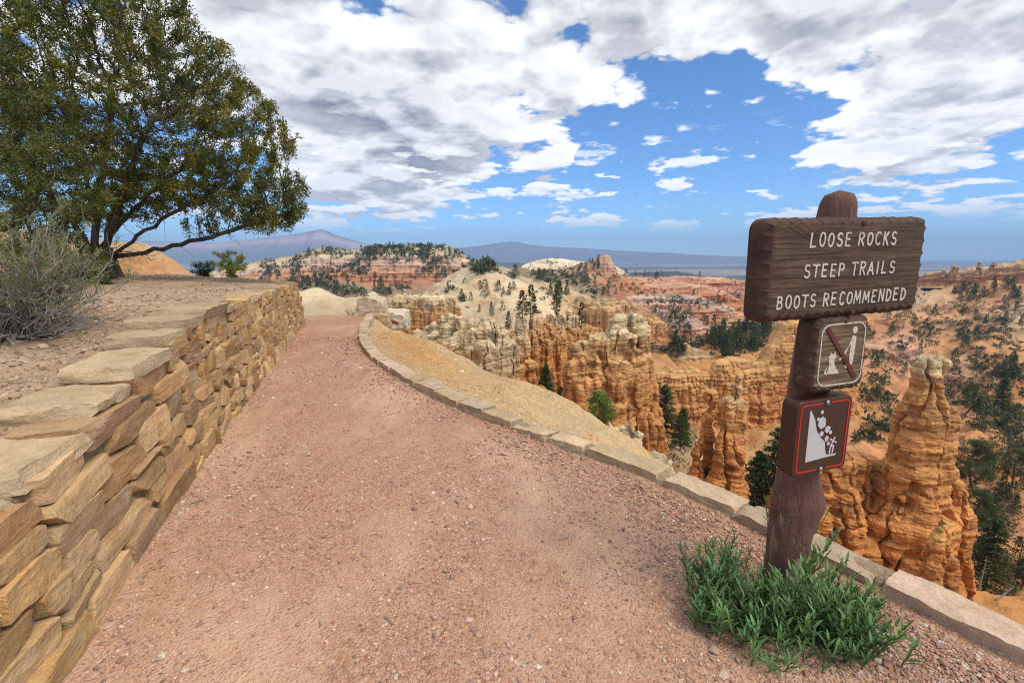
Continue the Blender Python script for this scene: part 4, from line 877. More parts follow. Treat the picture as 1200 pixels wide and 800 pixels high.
# ------------------------------------------------------------------ stones
def stone_block(rg, L, D, H, nx=8, ny=5, nz=5, cuts=7, rough=0.02, depth=0.16):
    """a rough quarried block, x along the wall, -y outward; corners cut by random planes"""
    def g(n): return np.linspace(-1, 1, n)
    V = []; F = []; base = 0
    ax = [(0, 1, 2, nx, ny), (0, 2, 1, nx, nz), (1, 2, 0, ny, nz)]
    for a, b, c, na, nb in ax:
        for sg in (-1, 1):
            A, B = np.meshgrid(g(na), g(nb), indexing='ij'); v = np.zeros((na * nb, 3)); v[:, a] = A.ravel(); v[:, b] = B.ravel(); v[:, c] = sg
            f = grid_faces(na, nb)
            flip = (sg > 0) ^ (c == 1)
            V.append(v); F.append((f if flip else f[:, ::-1]) + base); base += len(v)
    V = np.concatenate(V); F = np.concatenate(F)
    # gentle skew of the corners
    k = rg.normal(0, 0.055, (3, 3, 3)); k[0, 0] = k[1, 1] = k[2, 2] = 0
    W = V.copy()
    W[:, 0] += k[0, 1, 0] * V[:, 0] * V[:, 2] + k[0, 1, 2] * V[:, 2]; W[:, 2] += k[2, 0, 1] * V[:, 0] * V[:, 2] + k[0, 2, 1] * V[:, 0]; W[:, 1] += k[1, 0, 2] * V[:, 0] * V[:, 1] + k[1, 2, 0] * V[:, 2]
    W = W * np.array([L, D, H]) / 2; lim = np.array([L, D, H]) / 2
    for _ in range(cuts):
        n = rg.normal(size=3) * np.array([1, 0.6, 1]); n /= np.linalg.norm(n)
        sup = np.abs(n) @ lim; dd = sup * (1 - depth * rg.uniform(0.5, 1.6))
        q = W @ n - dd; W = W - np.maximum(q, 0)[:, None] * n[None]
    s = rg.uniform(0, 90); p = W / 0.11
    W = W * (1 + 0 * s) + rough * np.stack([fbm(p[:, 0] + s, p[:, 1], p[:, 2], 3), fbm(p[:, 0], p[:, 1] + s, p[:, 2], 3), fbm(p[:, 0], p[:, 1], p[:, 2] + s, 3)], 1)
    return W, F
STONE_COLS = [(0.42, 0.30, 0.17), (0.37, 0.255, 0.14), (0.46, 0.345, 0.21), (0.33, 0.22, 0.12), (0.40, 0.265, 0.15), (0.44, 0.31, 0.16), (0.31, 0.225, 0.145), (0.47, 0.36, 0.235)]
def curve_frame(line):
    T = np.gradient(line, axis=0); T /= np.linalg.norm(T, axis=1)[:, None]; return T
def wall_top(y): return np.interp(y, [-6, 1.2, 2.06, 2.9, 4.2, 6, 10, 14], [0.60, 0.66, 0.74, 0.90, 1.07, 1.05, 1.0, 1.0])
def build_wall():
    rg = np.random.default_rng(17)
    line = WALLB; S = np.concatenate([[0], np.cumsum(np.linalg.norm(np.diff(line, axis=0), axis=1))]); T = curve_frame(line)
    y_end = np.argmin(np.abs(line[:, 1] - 12.25)); s_end = S[y_end]; s0 = S[np.argmin(np.abs(line[:, 1] + 1.2))]
    root = empty('stone_wall', (float(line[200, 0]), float(line[200, 1]), 0)); rb = np.array([line[200, 0], line[200, 1], 0])
    tag(root, 'rough dry laid sandstone retaining wall along the left side of the path', 'wall')
    def frame(s):
        x = np.interp(s, S, line[:, 0]); y = np.interp(s, S, line[:, 1]); tx = np.interp(s, S, T[:, 0]); ty = np.interp(s, S, T[:, 1])
        return np.array([x, y]), np.array([tx, ty]) / math.hypot(tx, ty)
    mb = MB(); z = -0.03; course = 0
    TOP = 0.99
    s_near = S[np.argmin(np.abs(line[:, 1] - 3.0))]
    while z < TOP - 0.03:
        h = [0.20, 0.17, 0.15, 0.19, 0.14, 0.17][course % 6]
        if z + h > TOP - 0.06: h = TOP - z
        s = s0 + rg.uniform(0, 0.3)
        while s < s_end:
            nearf = 1 if s < s_near else 0
            L = rg.uniform(0.28, 0.66) if nearf else rg.uniform(0.13, 0.36)
            if rg.random() < 0.18: L *= 0.6
            c, t = frame(s + L / 2); nrm = np.array([t[1], -t[0]])   # outward, to the path
            pieces = [(z, h)]
            if rg.random() < (0.15 if nearf else 0.45) and h > 0.11: sp = rg.uniform(0.4, 0.6); pieces = [(z, h * sp), (z + h * sp, h * (1 - sp))]
            for zz, hh in pieces:
                fine = nearf
                W, F = stone_block(rg, L * 1.0, 0.32, hh * rg.uniform(0.96, 1.10), nx=18 if fine else 8, ny=6 if fine else 4, nz=9 if fine else 5, cuts=12, rough=0.007 if fine else 0.006, depth=0.12)
                a = rg.normal(0, 0.03 if nearf else 0.08); ca, sa = math.cos(a), math.sin(a)
                W = np.stack([W[:, 0] * ca - W[:, 2] * sa, W[:, 1], W[:, 0] * sa + W[:, 2] * ca], 1)
                b = rg.normal(0, 0.022 if nearf else 0.07); cb, sb = math.cos(b), math.sin(b)
                W = np.stack([W[:, 0] * cb - W[:, 1] * sb, W[:, 0] * sb + W[:, 1] * cb, W[:, 2]], 1)
                kt = float(wall_top(c[1])) / TOP; zc = (zz + hh / 2) * kt; W[:, 2] *= kt; out = 0.155 - 0.13 * zc + rg.uniform(-0.013, 0.014)
                cen = c - nrm * (0.32 / 2 + 0.02) + nrm * (out - 0.0)
                Vw = np.stack([cen[0] + W[:, 0] * t[0] - W[:, 1] * nrm[0], cen[1] + W[:, 0] * t[1] - W[:, 1] * nrm[1], zc + W[:, 2]], 1)
                col = np.array([1.22, 1.07, 0.88]) * np.array(STONE_COLS[int(rg.integers(len(STONE_COLS)))]) * rg.uniform(0.76, 1.12)
                mb.add(Vw, F, col)
            s += L + rg.uniform(0.004, 0.02)
        z += h; course += 1
    link('stonework', mb.mesh('stonework', True, 22, rb), M['stone'], root)
    # mortar and earth packed behind the face stones
    si = np.arange(s0, s_end, 0.06); zs = np.linspace(-0.1, 0.97, 26); V = []
    for s in si:
        c, t = frame(s); nrm = np.array([t[1], -t[0]])
        for zz in zs: q = c + nrm * (0.092 - 0.13 * zz + 0.02 * perlin(s / 0.13, zz / 0.1, 0.2)); V.append((q[0], q[1], zz * float(wall_top(c[1])) / 0.99))
        q = c - nrm * 0.35; V.append((q[0], q[1], 0.955 * float(wall_top(c[1])) / 0.99))
    me = make_mesh('mortar', np.array(V) - rb, grid_faces(len(si), len(zs) + 1)); link('mortar', me, M['mortar'], root)
    # broad flat cap slabs on the near part
    s = s0; k = 0; s_cap = S[np.argmin(np.abs(line[:, 1] - 4.6))]; s_cap2 = s_end
    while s < s_cap2:
        big = s < s_cap
        L = rg.uniform(0.42, 0.72) if big else rg.uniform(0.25, 0.6)
        if not big and rg.random() < 0.35: s += L; continue
        c, t = frame(s + L / 2); nrm = np.array([t[1], -t[0]]); D = rg.uniform(0.36, 0.50) if big else rg.uniform(0.16, 0.30); H = rg.uniform(0.075, 0.11) if big else rg.uniform(0.05, 0.08)
        W, F = stone_block(rg, L, D, H, nx=22 if big else 10, ny=16 if big else 8, nz=6 if big else 4, cuts=9, rough=0.012, depth=0.10)
        zc = float(wall_top(c[1])) + (0.03 if big else -0.005) - H / 2 + rg.uniform(-0.012, 0.018) + (0.02 if big else 0); cen = c + nrm * (0.022 - D / 2 + rg.uniform(-0.03, 0.03))
        Vw = np.stack([cen[0] + W[:, 0] * t[0] - W[:, 1] * nrm[0], cen[1] + W[:, 0] * t[1] - W[:, 1] * nrm[1], zc + W[:, 2]], 1)
        col = np.broadcast_to(np.array([0.49, 0.365, 0.22]) * rg.uniform(0.86, 1.08), (len(Vw), 3))
        link('capstone', make_mesh('capstone', Vw - rb, F, col, True, 40), M['stone'], root)
        s += L + 0.012; k += 1
build_wall()
def build_kerb():
    rg = np.random.default_rng(23); line = KERB; S = np.concatenate([[0], np.cumsum(np.linalg.norm(np.diff(line, axis=0), axis=1))]); T = curve_frame(line)
    i0 = 250; rb = np.array([line[i0, 0], line[i0, 1], 0]); root = empty('stone_kerb', tuple(rb))
    tag(root, 'low kerb of mortared sandstone blocks along the canyon side of the path', 'kerb')
    mort = MB(); s = 1.0; end = S[-1]; joints = []
    while s < end:
        y = np.interp(s, S, line[:, 1])
        L = rg.uniform(0.50, 0.74) if y < 3.2 else rg.uniform(0.36, 0.62)
        if y > 8: L *= 0.9
        c = np.array([np.interp(s + L / 2, S, line[:, 0]), y2 := np.interp(s + L / 2, S, line[:, 1])])
        t = np.array([np.interp(min(s + L, end), S, line[:, 0]) - np.interp(s, S, line[:, 0]), np.interp(min(s + L, end), S, line[:, 1]) - np.interp(s, S, line[:, 1])]); t /= np.linalg.norm(t)
        nrm = np.array([-t[1], t[0]])    # towards the path (left)
        D = rg.uniform(0.175, 0.215); H = rg.uniform(0.21, 0.25) * (1.25 if y > 9.5 else 1)
        W, F = stone_block(rg, L - 0.028, D, H, nx=34, ny=18, nz=10, cuts=6, rough=0.010, depth=0.055)
        cen = c - nrm * (D / 2 - 0.005 + rg.uniform(-0.012, 0.012)); zc = 0.078 + rg.uniform(-0.010, 0.010) - H / 2 + (0.04 if y > 9.5 else 0)
        a = rg.normal(0, 0.02); W = np.stack([W[:, 0], W[:, 1] * math.cos(a) - W[:, 2] * math.sin(a), W[:, 1] * math.sin(a) + W[:, 2] * math.cos(a)], 1)
        Vw = np.stack([cen[0] + W[:, 0] * t[0] - W[:, 1] * nrm[0], cen[1] + W[:, 0] * t[1] - W[:, 1] * nrm[1], zc + W[:, 2]], 1)
        col = np.array([0.49, 0.365, 0.24]) * rg.uniform(0.84, 1.1) * np.array([1, rg.uniform(0.96, 1.03), rg.uniform(0.9, 1.08)])
        link('kerb_stone', make_mesh('kerb_stone', Vw - rb, F, np.broadcast_to(col, (len(Vw), 3)), True, 40), M['stone'], root)
        s += L
    # mortar bed between and under the stones
    si = np.arange(1.0, end - 0.1, 0.04); V = []
    prof = [(0.0, -0.12), (0.012, 0.01), (-0.025, 0.045), (-0.07, 0.064), (-0.14, 0.060), (-0.17, 0.01), (-0.22, -0.3)]
    for q in si:
        c = np.array([np.interp(q, S, line[:, 0]), np.interp(q, S, line[:, 1])]); t = np.array([np.interp(q, S, T[:, 0]), np.interp(q, S, T[:, 1])]); t /= np.linalg.norm(t); nrm = np.array([-t[1], t[0]])
        for o, z in prof: w = 0.012 * perlin(q / 0.07, o * 30, z * 20); V.append((c[0] + nrm[0] * (o + w), c[1] + nrm[1] * (o + w), z + w))
    link('mortar_bed', make_mesh('mortar_bed', np.array(V) - rb, grid_faces(len(si), len(prof))), M['mortar'], root)
build_kerb()
def lone_rock(px, py, Y, size, col, label, z=None, seed=0, squash=0.7, group=None, name='boulder'):
    rg = np.random.default_rng(seed); p = P(px, py, Y) if z is None else np.array(list(P(px, py, Y)[:2]) + [z])
    W, F = stone_block(rg, size, size * 0.8, size * squash, 16, 14, 12, 14, size * 0.05, 0.2)
    me = make_mesh(name, W + np.array([0, 0, size * squash * 0.35]), F, np.broadcast_to(np.array(col), (len(W), 3)), True, 45)
    o = link(name, me, M['stone'], loc=tuple(p)); return tag(o, label, 'boulder', group)
lone_rock(437, 372, 12.6, 0.75, (0.55, 0.44, 0.30), 'pale angular boulder at the far end of the kerb', seed=2, z=-0.05, squash=0.9)
lone_rock(444, 378, 12.4, 0.6, (0.46, 0.33, 0.19), 'brown boulder between the kerb end and the pale slab', seed=3, z=-0.28)
lone_rock(461, 374, 13.4, 0.95, (0.58, 0.49, 0.36), 'whitish slab of rock on the slope below the kerb end', seed=4, z=-0.45, squash=0.6)
def log():
    p = P(453, 374, 12.7); V, F = tube([p + np.array([-0.32, 0.1, 0.03]), p, p + np.array([0.34, -0.12, -0.10])], [0.05, 0.055, 0.045], 10)
    c = p; me = make_mesh('log', V - c, [F, np.array([[k for k in range(10)][::-1]]), np.array([[20 + k for k in range(10)]])])
    tag(link('fallen_log', me, mat_bark('red_wood', (0.16, 0.035, 0.02), (0.26, 0.06, 0.035), 20), loc=tuple(c)), 'short red brown log lying among the pale rocks past the kerb end', 'log')
log()

# ------------------------------------------------------------------ loose gravel
def ico():
    f = (1 + 5 ** 0.5) / 2; v = []
    for a in (-1, 1):
        for b in (-f, f): v += [(0, a, b), (a, b, 0), (b, 0, a)]
    v = np.array(v, float); v /= np.linalg.norm(v[0]); bmx = bmesh.new()
    for q in v: bmx.verts.new(q)
    r = bmesh.ops.convex_hull(bmx, input=bmx.verts); bmx.verts.index_update()
    F = np.array([[w.index for w in fc.verts] for fc in bmx.faces]); V = np.array([w.co[:] for w in bmx.verts]); bmx.free(); return V, F
ICO_V, ICO_F = ico()
def pebbles(name, xyz, rad, cols, mat, seed, flat=0.6, smooth=False):
    rg = np.random.default_rng(seed); n = len(xyz)
    sh = ICO_V[None] * (1 + rg.uniform(-0.28, 0.28, (n, 12, 1)))
    sh = sh * np.stack([rg.uniform(0.8, 1.4, n), rg.uniform(0.7, 1.1, n), rg.uniform(0.45, 0.85, n)], 1)[:, None, :]
    a = rg.uniform(0, 2 * np.pi, n); ca, sa = np.cos(a)[:, None], np.sin(a)[:, None]
    x = sh[..., 0] * ca - sh[..., 1] * sa; y = sh[..., 0] * sa + sh[..., 1] * ca; z = sh[..., 2] + sh[..., 0] * rg.normal(0, 0.2, (n, 1))
    V = np.stack([x, y, z], -1) * rad[:, None, None] + xyz[:, None, :]
    F = (ICO_F[None] + (np.arange(n) * 12)[:, None, None]).reshape(-1, 3)
    me = make_mesh(name, V.reshape(-1, 3), F, np.repeat(cols, 12, 0), smooth)
    return link(name, me, mat)
def mat_pebble():
    m, t, b = new_mat('pebble'); n = t.noise(pos(t), 220, 3); t.put(b.inputs['Base Color'], t.v('SCALE', attr(t), scale=t.lin(n, 0.3, 0.7, 0.8, 1.2))); b.inputs['Roughness'].default_value = 0.85; return m
M['pebble'] = mat_pebble()
PEB = np.array([(0.39, 0.215, 0.15), (0.46, 0.275, 0.195), (0.36, 0.185, 0.13), (0.50, 0.345, 0.25), (0.27, 0.175, 0.15), (0.56, 0.46, 0.36), (0.34, 0.24, 0.185), (0.44, 0.255, 0.175), (0.48, 0.31, 0.225), (0.43, 0.26, 0.185)])
def build_gravel():
    rg = np.random.default_rng(31); N = 330000
    Y = 0.75 * np.exp(rg.uniform(0, math.log(9.0 / 0.75), N)); X = rg.uniform(-1.15, 1.15, N) * (Y * 0.99 + 0.3)
    dk = -side_dist(X, Y, KERB[100:]); dw = side_dist(X, Y, WALLB[60:])
    ok = (dk > -0.02) & (dw > 0.0)
    px, py = X, Y
    patch = fbm(X / 0.7, Y / 1.1, 4.4, 4) * 0.5 + 0.5 + 0.45 * np.exp(-dk / 0.35) + 0.55 * np.exp(-(dw) / 0.4) + 0.25 * (X > 0.2)
    dp = np.hypot(X - 1.30, Y - 1.95); patch += 0.4 * np.exp(-dp / 0.6)
    ok &= rg.random(N) < np.clip((patch - 0.42) * 0.85, 0.035, 0.8)
    X = X[ok]; Y = Y[ok]; n = len(X)
    r = np.exp(rg.normal(math.log(0.0042), 0.45, n)) * (1 + 0.16 * np.clip(Y - 2, 0, 6)); r = np.clip(r, 0.002, 0.024)
    big = rg.random(n) < 0.010; r[big] *= rg.uniform(1.5, 2.3, big.sum())
    Z = path_z(X, Y) + 0.007 * fbm(X / 0.12, Y / 0.12, 1.5, 2) + r * 0.22
    Z += 0.03 * np.exp(-dk[ok] / 0.15) * 0.5 
    c = PEB[rg.integers(len(PEB), size=n)] * rg.uniform(0.75, 1.2, (n, 1))
    o = pebbles('gravel', np.stack([X, Y, Z], 1), r, c, M['pebble'], 5); tag(o, None, None, None, 'stuff'); print('pebbles', n)
    # broken rock on the slope outside the kerb and earth crumbs on the terrace
    m = 15000; Y = rg.uniform(4, 12.5, m); X = rg.uniform(-3.5, 4, m); d2 = side_dist(X, Y, KERB); k = (d2 > 0.32); X = X[k]; Y = Y[k]
    k = rg.random(len(X)) < np.clip(fbm(X / 1.2, Y / 1.2, 0.4, 3) * 0.9 + 0.40, 0.05, 1); X = X[k]; Y = Y[k]
    from mathutils.bvhtree import BVHTree
    Z = terrain_grid_z(X, Y); k = np.isfinite(Z); X, Y, Z = X[k], Y[k], Z[k]; r = np.exp(rg.normal(math.log(0.010), 0.55, len(X))); r = np.clip(r, 0.005, 0.06)
    cs = np.array([(0.56, 0.40, 0.225), (0.53, 0.35, 0.175), (0.60, 0.47, 0.30), (0.50, 0.31, 0.14)]); c = cs[rg.integers(4, size=len(X))] * rg.uniform(0.8, 1.15, (len(X), 1))
    tag(pebbles('slope_rubble', np.stack([X, Y, Z], 1), r, c, M['pebble'], 6), None, None, None, 'stuff')
    m = 15000; Y = 0.7 * np.exp(rg.uniform(0, math.log(12.5 / 0.7), m)); d = rg.uniform(0.1, 1, m) ** 1.5 * (1.5 + Y * 0.9); X = np.interp(Y, WALLB[:, 1], WALLB[:, 0]) - 0.2 - d
    r = np.clip(np.exp(rg.normal(math.log(0.0055), 0.5, m)) * (1 + 0.10 * Y), 0.002, 0.03); Z = terrace_height(X, Y) + r * 0.2
    cs = np.array([(0.42, 0.31, 0.19), (0.30, 0.21, 0.125), (0.48, 0.37, 0.24), (0.22, 0.15, 0.095)]); c = cs[rg.integers(4, size=m)] * rg.uniform(0.8, 1.15, (m, 1))
    tag(pebbles('terrace_crumbs', np.stack([X, Y, Z], 1), r, c, M['pebble'], 7), None, None, None, 'stuff')
def terrain_grid_z(X, Y):
    out = np.full(len(X), np.nan)
    for i in range(len(X)):
        ok, loc, nor, idx, ob, mt = scene.ray_cast(_dg2, Vector((X[i], Y[i], 4)), Vector((0, 0, -1)))
        if ok and ob.name.startswith('canyon_terrain'): out[i] = loc.z
    return out
bpy.context.view_layer.update(); _dg2 = bpy.context.evaluated_depsgraph_get()
build_gravel()

# ------------------------------------------------------------------ the sign
def mat_board(worn=0.75, light=1.0):
    m, t, b = new_mat('weathered_board'); p = t.node('ShaderNodeTexCoord').outputs['Object']; paint = attr(t)
    g = t.noise(scl(t, p, (2.2, 14, 46)), 1.6, 6, 0.62, 0.6); g2 = t.noise(scl(t, p, (0.9, 4, 14)), 2.0, 4, 0.6, 0.4); sp = t.noise(p, 16, 5, 0.7)
    wood = t.ramp(g, [(0.25, (0.018, 0.012, 0.008)), (0.42, (0.055, 0.034, 0.02)), (0.55, (0.105, 0.07, 0.04)), (0.68, (0.17, 0.125, 0.075)), (0.82, (0.30, 0.235, 0.155))])
    old = t.mix(t.ss(sp, 0.4, 0.6), (0.050, 0.027, 0.020), (0.085, 0.042, 0.031))
    k = t.m('MULTIPLY', t.ss(t.m('ADD', g2, t.m('MULTIPLY', sp, 0.25)), 0.55, 0.70, 1, 0.25), 1.0)
    k = t.m('MAXIMUM', t.m('MULTIPLY', k, worn), t.sep(paint)[0])
    k = t.m('MULTIPLY', k, t.ss(sp, 0.70, 0.60, 0.15, 1))
    c = t.mix(k, t.v('SCALE', wood, scale=light), old)
    t.put(b.inputs['Base Color'], c); b.inputs['Roughness'].default_value = 0.72
    bump(t, b, t.m('ADD', g, t.m('MULTIPLY', sp, 0.4)), 0.006, 0.8); return m
def mat_post():
    m, t, b = new_mat('painted_post'); p = t.node('ShaderNodeTexCoord').outputs['Object']
    g = t.noise(scl(t, p, (26, 26, 3.2)), 1.2, 6, 0.62, 0.5); sp = t.noise(scl(t, p, (9, 9, 3.0)), 1.4, 6, 0.66); z = t.sep(p)[2]
    paint = t.mix(t.noise(p, 9, 4), (0.095, 0.044, 0.034), (0.185, 0.088, 0.066))
    wood = t.ramp(g, [(0.3, (0.05, 0.032, 0.02)), (0.5, (0.17, 0.115, 0.075)), (0.7, (0.30, 0.225, 0.155))])
    low = t.ss(z, 0.62, 0.05, -0.03, 0.13)
    scr = t.noise(scl(t, p, (70, 70, 5.0)), 1.0, 4, 0.7); wear = t.m('MAXIMUM', t.ss(t.m('ADD', sp, low), 0.550, 0.63, 0, 1), t.m('MULTIPLY', t.ss(scr, 0.53, 0.62, 0, 0.85), t.ss(sp, 0.40, 0.52)))
    t.put(b.inputs['Base Color'], t.mix(wear, paint, wood)); b.inputs['Roughness'].default_value = 0.7
    bump(t, b, t.m('ADD', g, t.m('MULTIPLY', wear, -0.5)), 0.012, 0.9); return m
def mat_worn_white():
    m, t, b = new_mat('routed_white'); p = pos(t); n = t.noise(scl(t, p, (60, 60, 110)), 1.0, 4, 0.7)
    t.put(b.inputs['Base Color'], t.mix(t.ss(n, 0.56, 0.66), t.mix(n, (0.46, 0.41, 0.33), (0.68, 0.62, 0.52)), (0.16, 0.105, 0.06))); b.inputs['Roughness'].default_value = 0.8; return m
M['board'] = mat_board(0.45, 1.05); M['board_worn'] = mat_board(0.06, 1.9); M['post'] = mat_post()
M['white'] = mat_worn_white(); M['signwhite'] = mat_plain('sign_white', (0.50, 0.47, 0.47), 0.5, 0.3, 0, 0.06, 20)
M['brown'] = mat_plain('sign_brown', (0.060, 0.024, 0.013), 0.45, 0.35, 0, 0.2, 12); M['red'] = mat_plain('sign_red', (0.50, 0.028, 0.018), 0.45, 0.3, 0, 0.12, 20)
M['darkred'] = mat_plain('worn_red', (0.13, 0.036, 0.03), 0.7, 0.2, 0, 0.35, 60); M['steel'] = mat_plain('bolt_steel', (0.32, 0.33, 0.35), 0.4, 0.5, 0.8, 0.2, 80); M['rust'] = mat_plain('rusty_bolt', (0.10, 0.045, 0.03), 0.8, 0.2, 0.1, 0.3, 60)
POST_BASE = np.array([1.26, 1.90, 0.0])
YAW = R(17); ROLL = R(-1.6)
sign = empty('sign_post', tuple(POST_BASE))
tag(sign, 'weathered brown wooden post carrying three trail warning boards', 'sign')
def build_post():
    nz, na = 110, 48; z = np.linspace(-0.15, 1.86, nz); th = np.arange(na) * 2 * np.pi / na
    r = np.interp(z, [-0.15, 0.0, 0.15, 0.42, 0.5, 0.58, 0.75, 1.1, 1.3, 1.70, 1.71, 1.80, 1.84, 1.86], [0.078, 0.078, 0.081, 0.090, 0.095, 0.084, 0.079, 0.077, 0.078, 0.071, 0.070, 0.066, 0.054, 0.0])
    cx = np.interp(z, [0, 0.5, 0.9, 1.3, 1.9], [0, 0.012, 0.03, 0.045, 0.04]) + 0.012 * np.sin(z * 4); 
    Z = z[:, None]; T = th[None]
    rr = r[:, None] * (1 + 0.085 * fbm(np.cos(T) * 1.1, np.sin(T) * 1.1, Z * 2.2, 3) - 0.055 * (1 - smooth01(np.abs(perlin(np.cos(T) * 3.4, np.sin(T) * 3.4, Z * 0.7)), 0, 0.09)) )
    # a torn flare of wood on the canyon side
    fl = np.exp(-((Z - 0.52) / 0.10) ** 2) * np.exp(-((np.angle(np.exp(1j * (T + 0.25)))) / 0.5) ** 2) * 0.032
    rr = rr + fl * r[:, None] / 0.1
    X = cx[:, None] + rr * np.cos(T); Y = rr * np.sin(T); V = np.stack([X, Y, np.broadcast_to(Z, X.shape)], -1).reshape(-1, 3)
    me = make_mesh('post', V, grid_faces(nz, na, True)[:, ::-1]); return link('post', me, M['post'], sign)
build_post()
def board_outline(w, h, rc, nseg, scallop=0.0, pitch=0.05):
    pts = []
    cs = [(w / 2 - rc, h / 2 - rc, 0), (-w / 2 + rc, h / 2 - rc, 90), (-w / 2 + rc, -h / 2 + rc, 180), (w / 2 - rc, -h / 2 + rc, 270)]
    for cx, cy, a0 in cs:
        for k in range(9): a = R(a0 + 90 * k / 8); pts.append((cx + rc * math.cos(a), cy + rc * math.sin(a)))
    p = np.array(pts + [pts[0]]); L = np.concatenate([[0], np.cumsum(np.linalg.norm(np.diff(p, axis=0), axis=1))]); s = np.linspace(0, L[-1], nseg, endpoint=False)
    q = np.stack([np.interp(s, L, p[:, 0]), np.interp(s, L, p[:, 1])], 1)
    t = np.roll(q, -1, 0) - np.roll(q, 1, 0); t /= np.linalg.norm(t, axis=1)[:, None]; n = np.stack([t[:, 1], -t[:, 0]], 1)
    return q, n, s, L[-1]
def make_board(name, w, h, T, rc, scal, cham, mat, paint, parent, loc, ns=420, rough=0.0015):
    """x right, z up, -y is the face; the front edge is chamfered, with gouged scallops when scal > 0"""
    q, n, s, L = board_outline(w, h, rc, ns)
    npitch = max(1, round(L / 0.048)); ph = s / L * npitch * math.pi; g = (1 - np.abs(np.sin(ph))) if scal else np.zeros(ns)
    sc = scal * (1 - g * g) 
    wob = rough * 2 * fbm(s / 0.06, 0.3, 0.3, 3)
    rings = [(-0.0 + np.zeros(ns), T), (np.zeros(ns), T * 0.995), (-sc * 0.25 + wob, cham * 1.25 + 0 * s), (-sc * 0.55 - cham * 0.35 + wob, cham * 0.5 + 0 * s), (-sc - cham * 0.75 + wob, 0.001 + 0 * s)]
    V = []; 
    rings = [( -0.006 + np.zeros(ns), T + 0 * s), (np.zeros(ns), T - 0.006 + 0 * s)] + [(r[0], r[1] + 0 * s) for r in rings[2:]]
    for off, dep in rings:
        p = q + n * off[:, None]; V.append(np.stack([p[:, 0], dep, p[:, 1]], 1))
    inner = V[-1].copy(); K = 14; cols = [np.full((ns, 3), 0.9)] * len(rings)
    for k in range(1, K):   # concentric rings across the face
        f = 1 - k / K; p = inner.copy(); p[:, 0] *= 1 - (1 - f); p[:, 2] *= 1 - (1 - f); p[:, 1] = 0.0 if True else 0; V.append(p); cols.append(np.full((ns, 3), paint * (1.0 if k < 1 else 1.0)))
    nr = len(V); V = np.concatenate(V); cols = np.concatenate(cols); F = grid_faces(nr, ns, True)[:, ::-1]
    V = np.vstack([V, [[0, 0, 0]], [[0, T, 0]]]); cols = np.vstack([cols, cols[-1:], cols[:1]]); j = np.arange(ns); a = (nr - 1) * ns
    tri = np.stack([a + (j + 1) % ns, a + j, np.full(ns, nr * ns)], 1)[:, ::-1]; tri2 = np.stack([j, (j + 1) % ns, np.full(ns, nr * ns + 1)], 1)[:, ::-1]
    me = make_mesh(name, V, [F[:, ::-1], tri[:, ::-1], tri2[:, ::-1]], cols, True, 30)
    bm = bmesh.new(); bm.from_mesh(me); bmesh.ops.recalc_face_normals(bm, faces=bm.faces); bm.to_mesh(me); bm.free(); me.set_sharp_from_angle(angle=R(30))
    o = link(name, me, mat, parent); o.location = loc; o.rotation_euler = (0, ROLL, -YAW if False else YAW); return o
def ribbon(mb, pts, wd, y=-0.0022, n=10, closed=False):
    """a routed stroke: a flat bar with round ends lying just proud of the board"""
    pts = np.asarray(pts, float)
    for a, b in zip(pts[:-1], pts[1:]):
        d = b - a; L = np.linalg.norm(d)
        if L < 1e-6: continue
        d /= L; nn = np.array([-d[1], d[0]]); out = []
        for k in range(n): t = -math.pi / 2 + math.pi * k / (n - 1); out.append(b + (d * math.cos(t) + nn * math.sin(t)) * wd / 2)
        for k in range(n): t = math.pi / 2 + math.pi * k / (n - 1); out.append(a + (d * math.cos(t) + nn * math.sin(t)) * wd / 2)
        out = np.array(out); m = len(out); y0 = y - 0.00002 * (mb.n % 37)
        V = np.vstack([np.stack([out[:, 0], np.full(m, y0), out[:, 1]], 1), np.stack([out[:, 0], np.full(m, 0.001), out[:, 1]], 1)])
        j = np.arange(m); side = np.stack([j, (j + 1) % m, (j + 1) % m + m, j + m], 1)
        mb.add(V, [np.arange(m)[None, :], side])
def arc(cx, cy, rx, ry, a0, a1, n=12):
    t = np.radians(np.linspace(a0, a1, n)); return [(cx + rx * math.cos(q), cy + ry * math.sin(q)) for q in t]
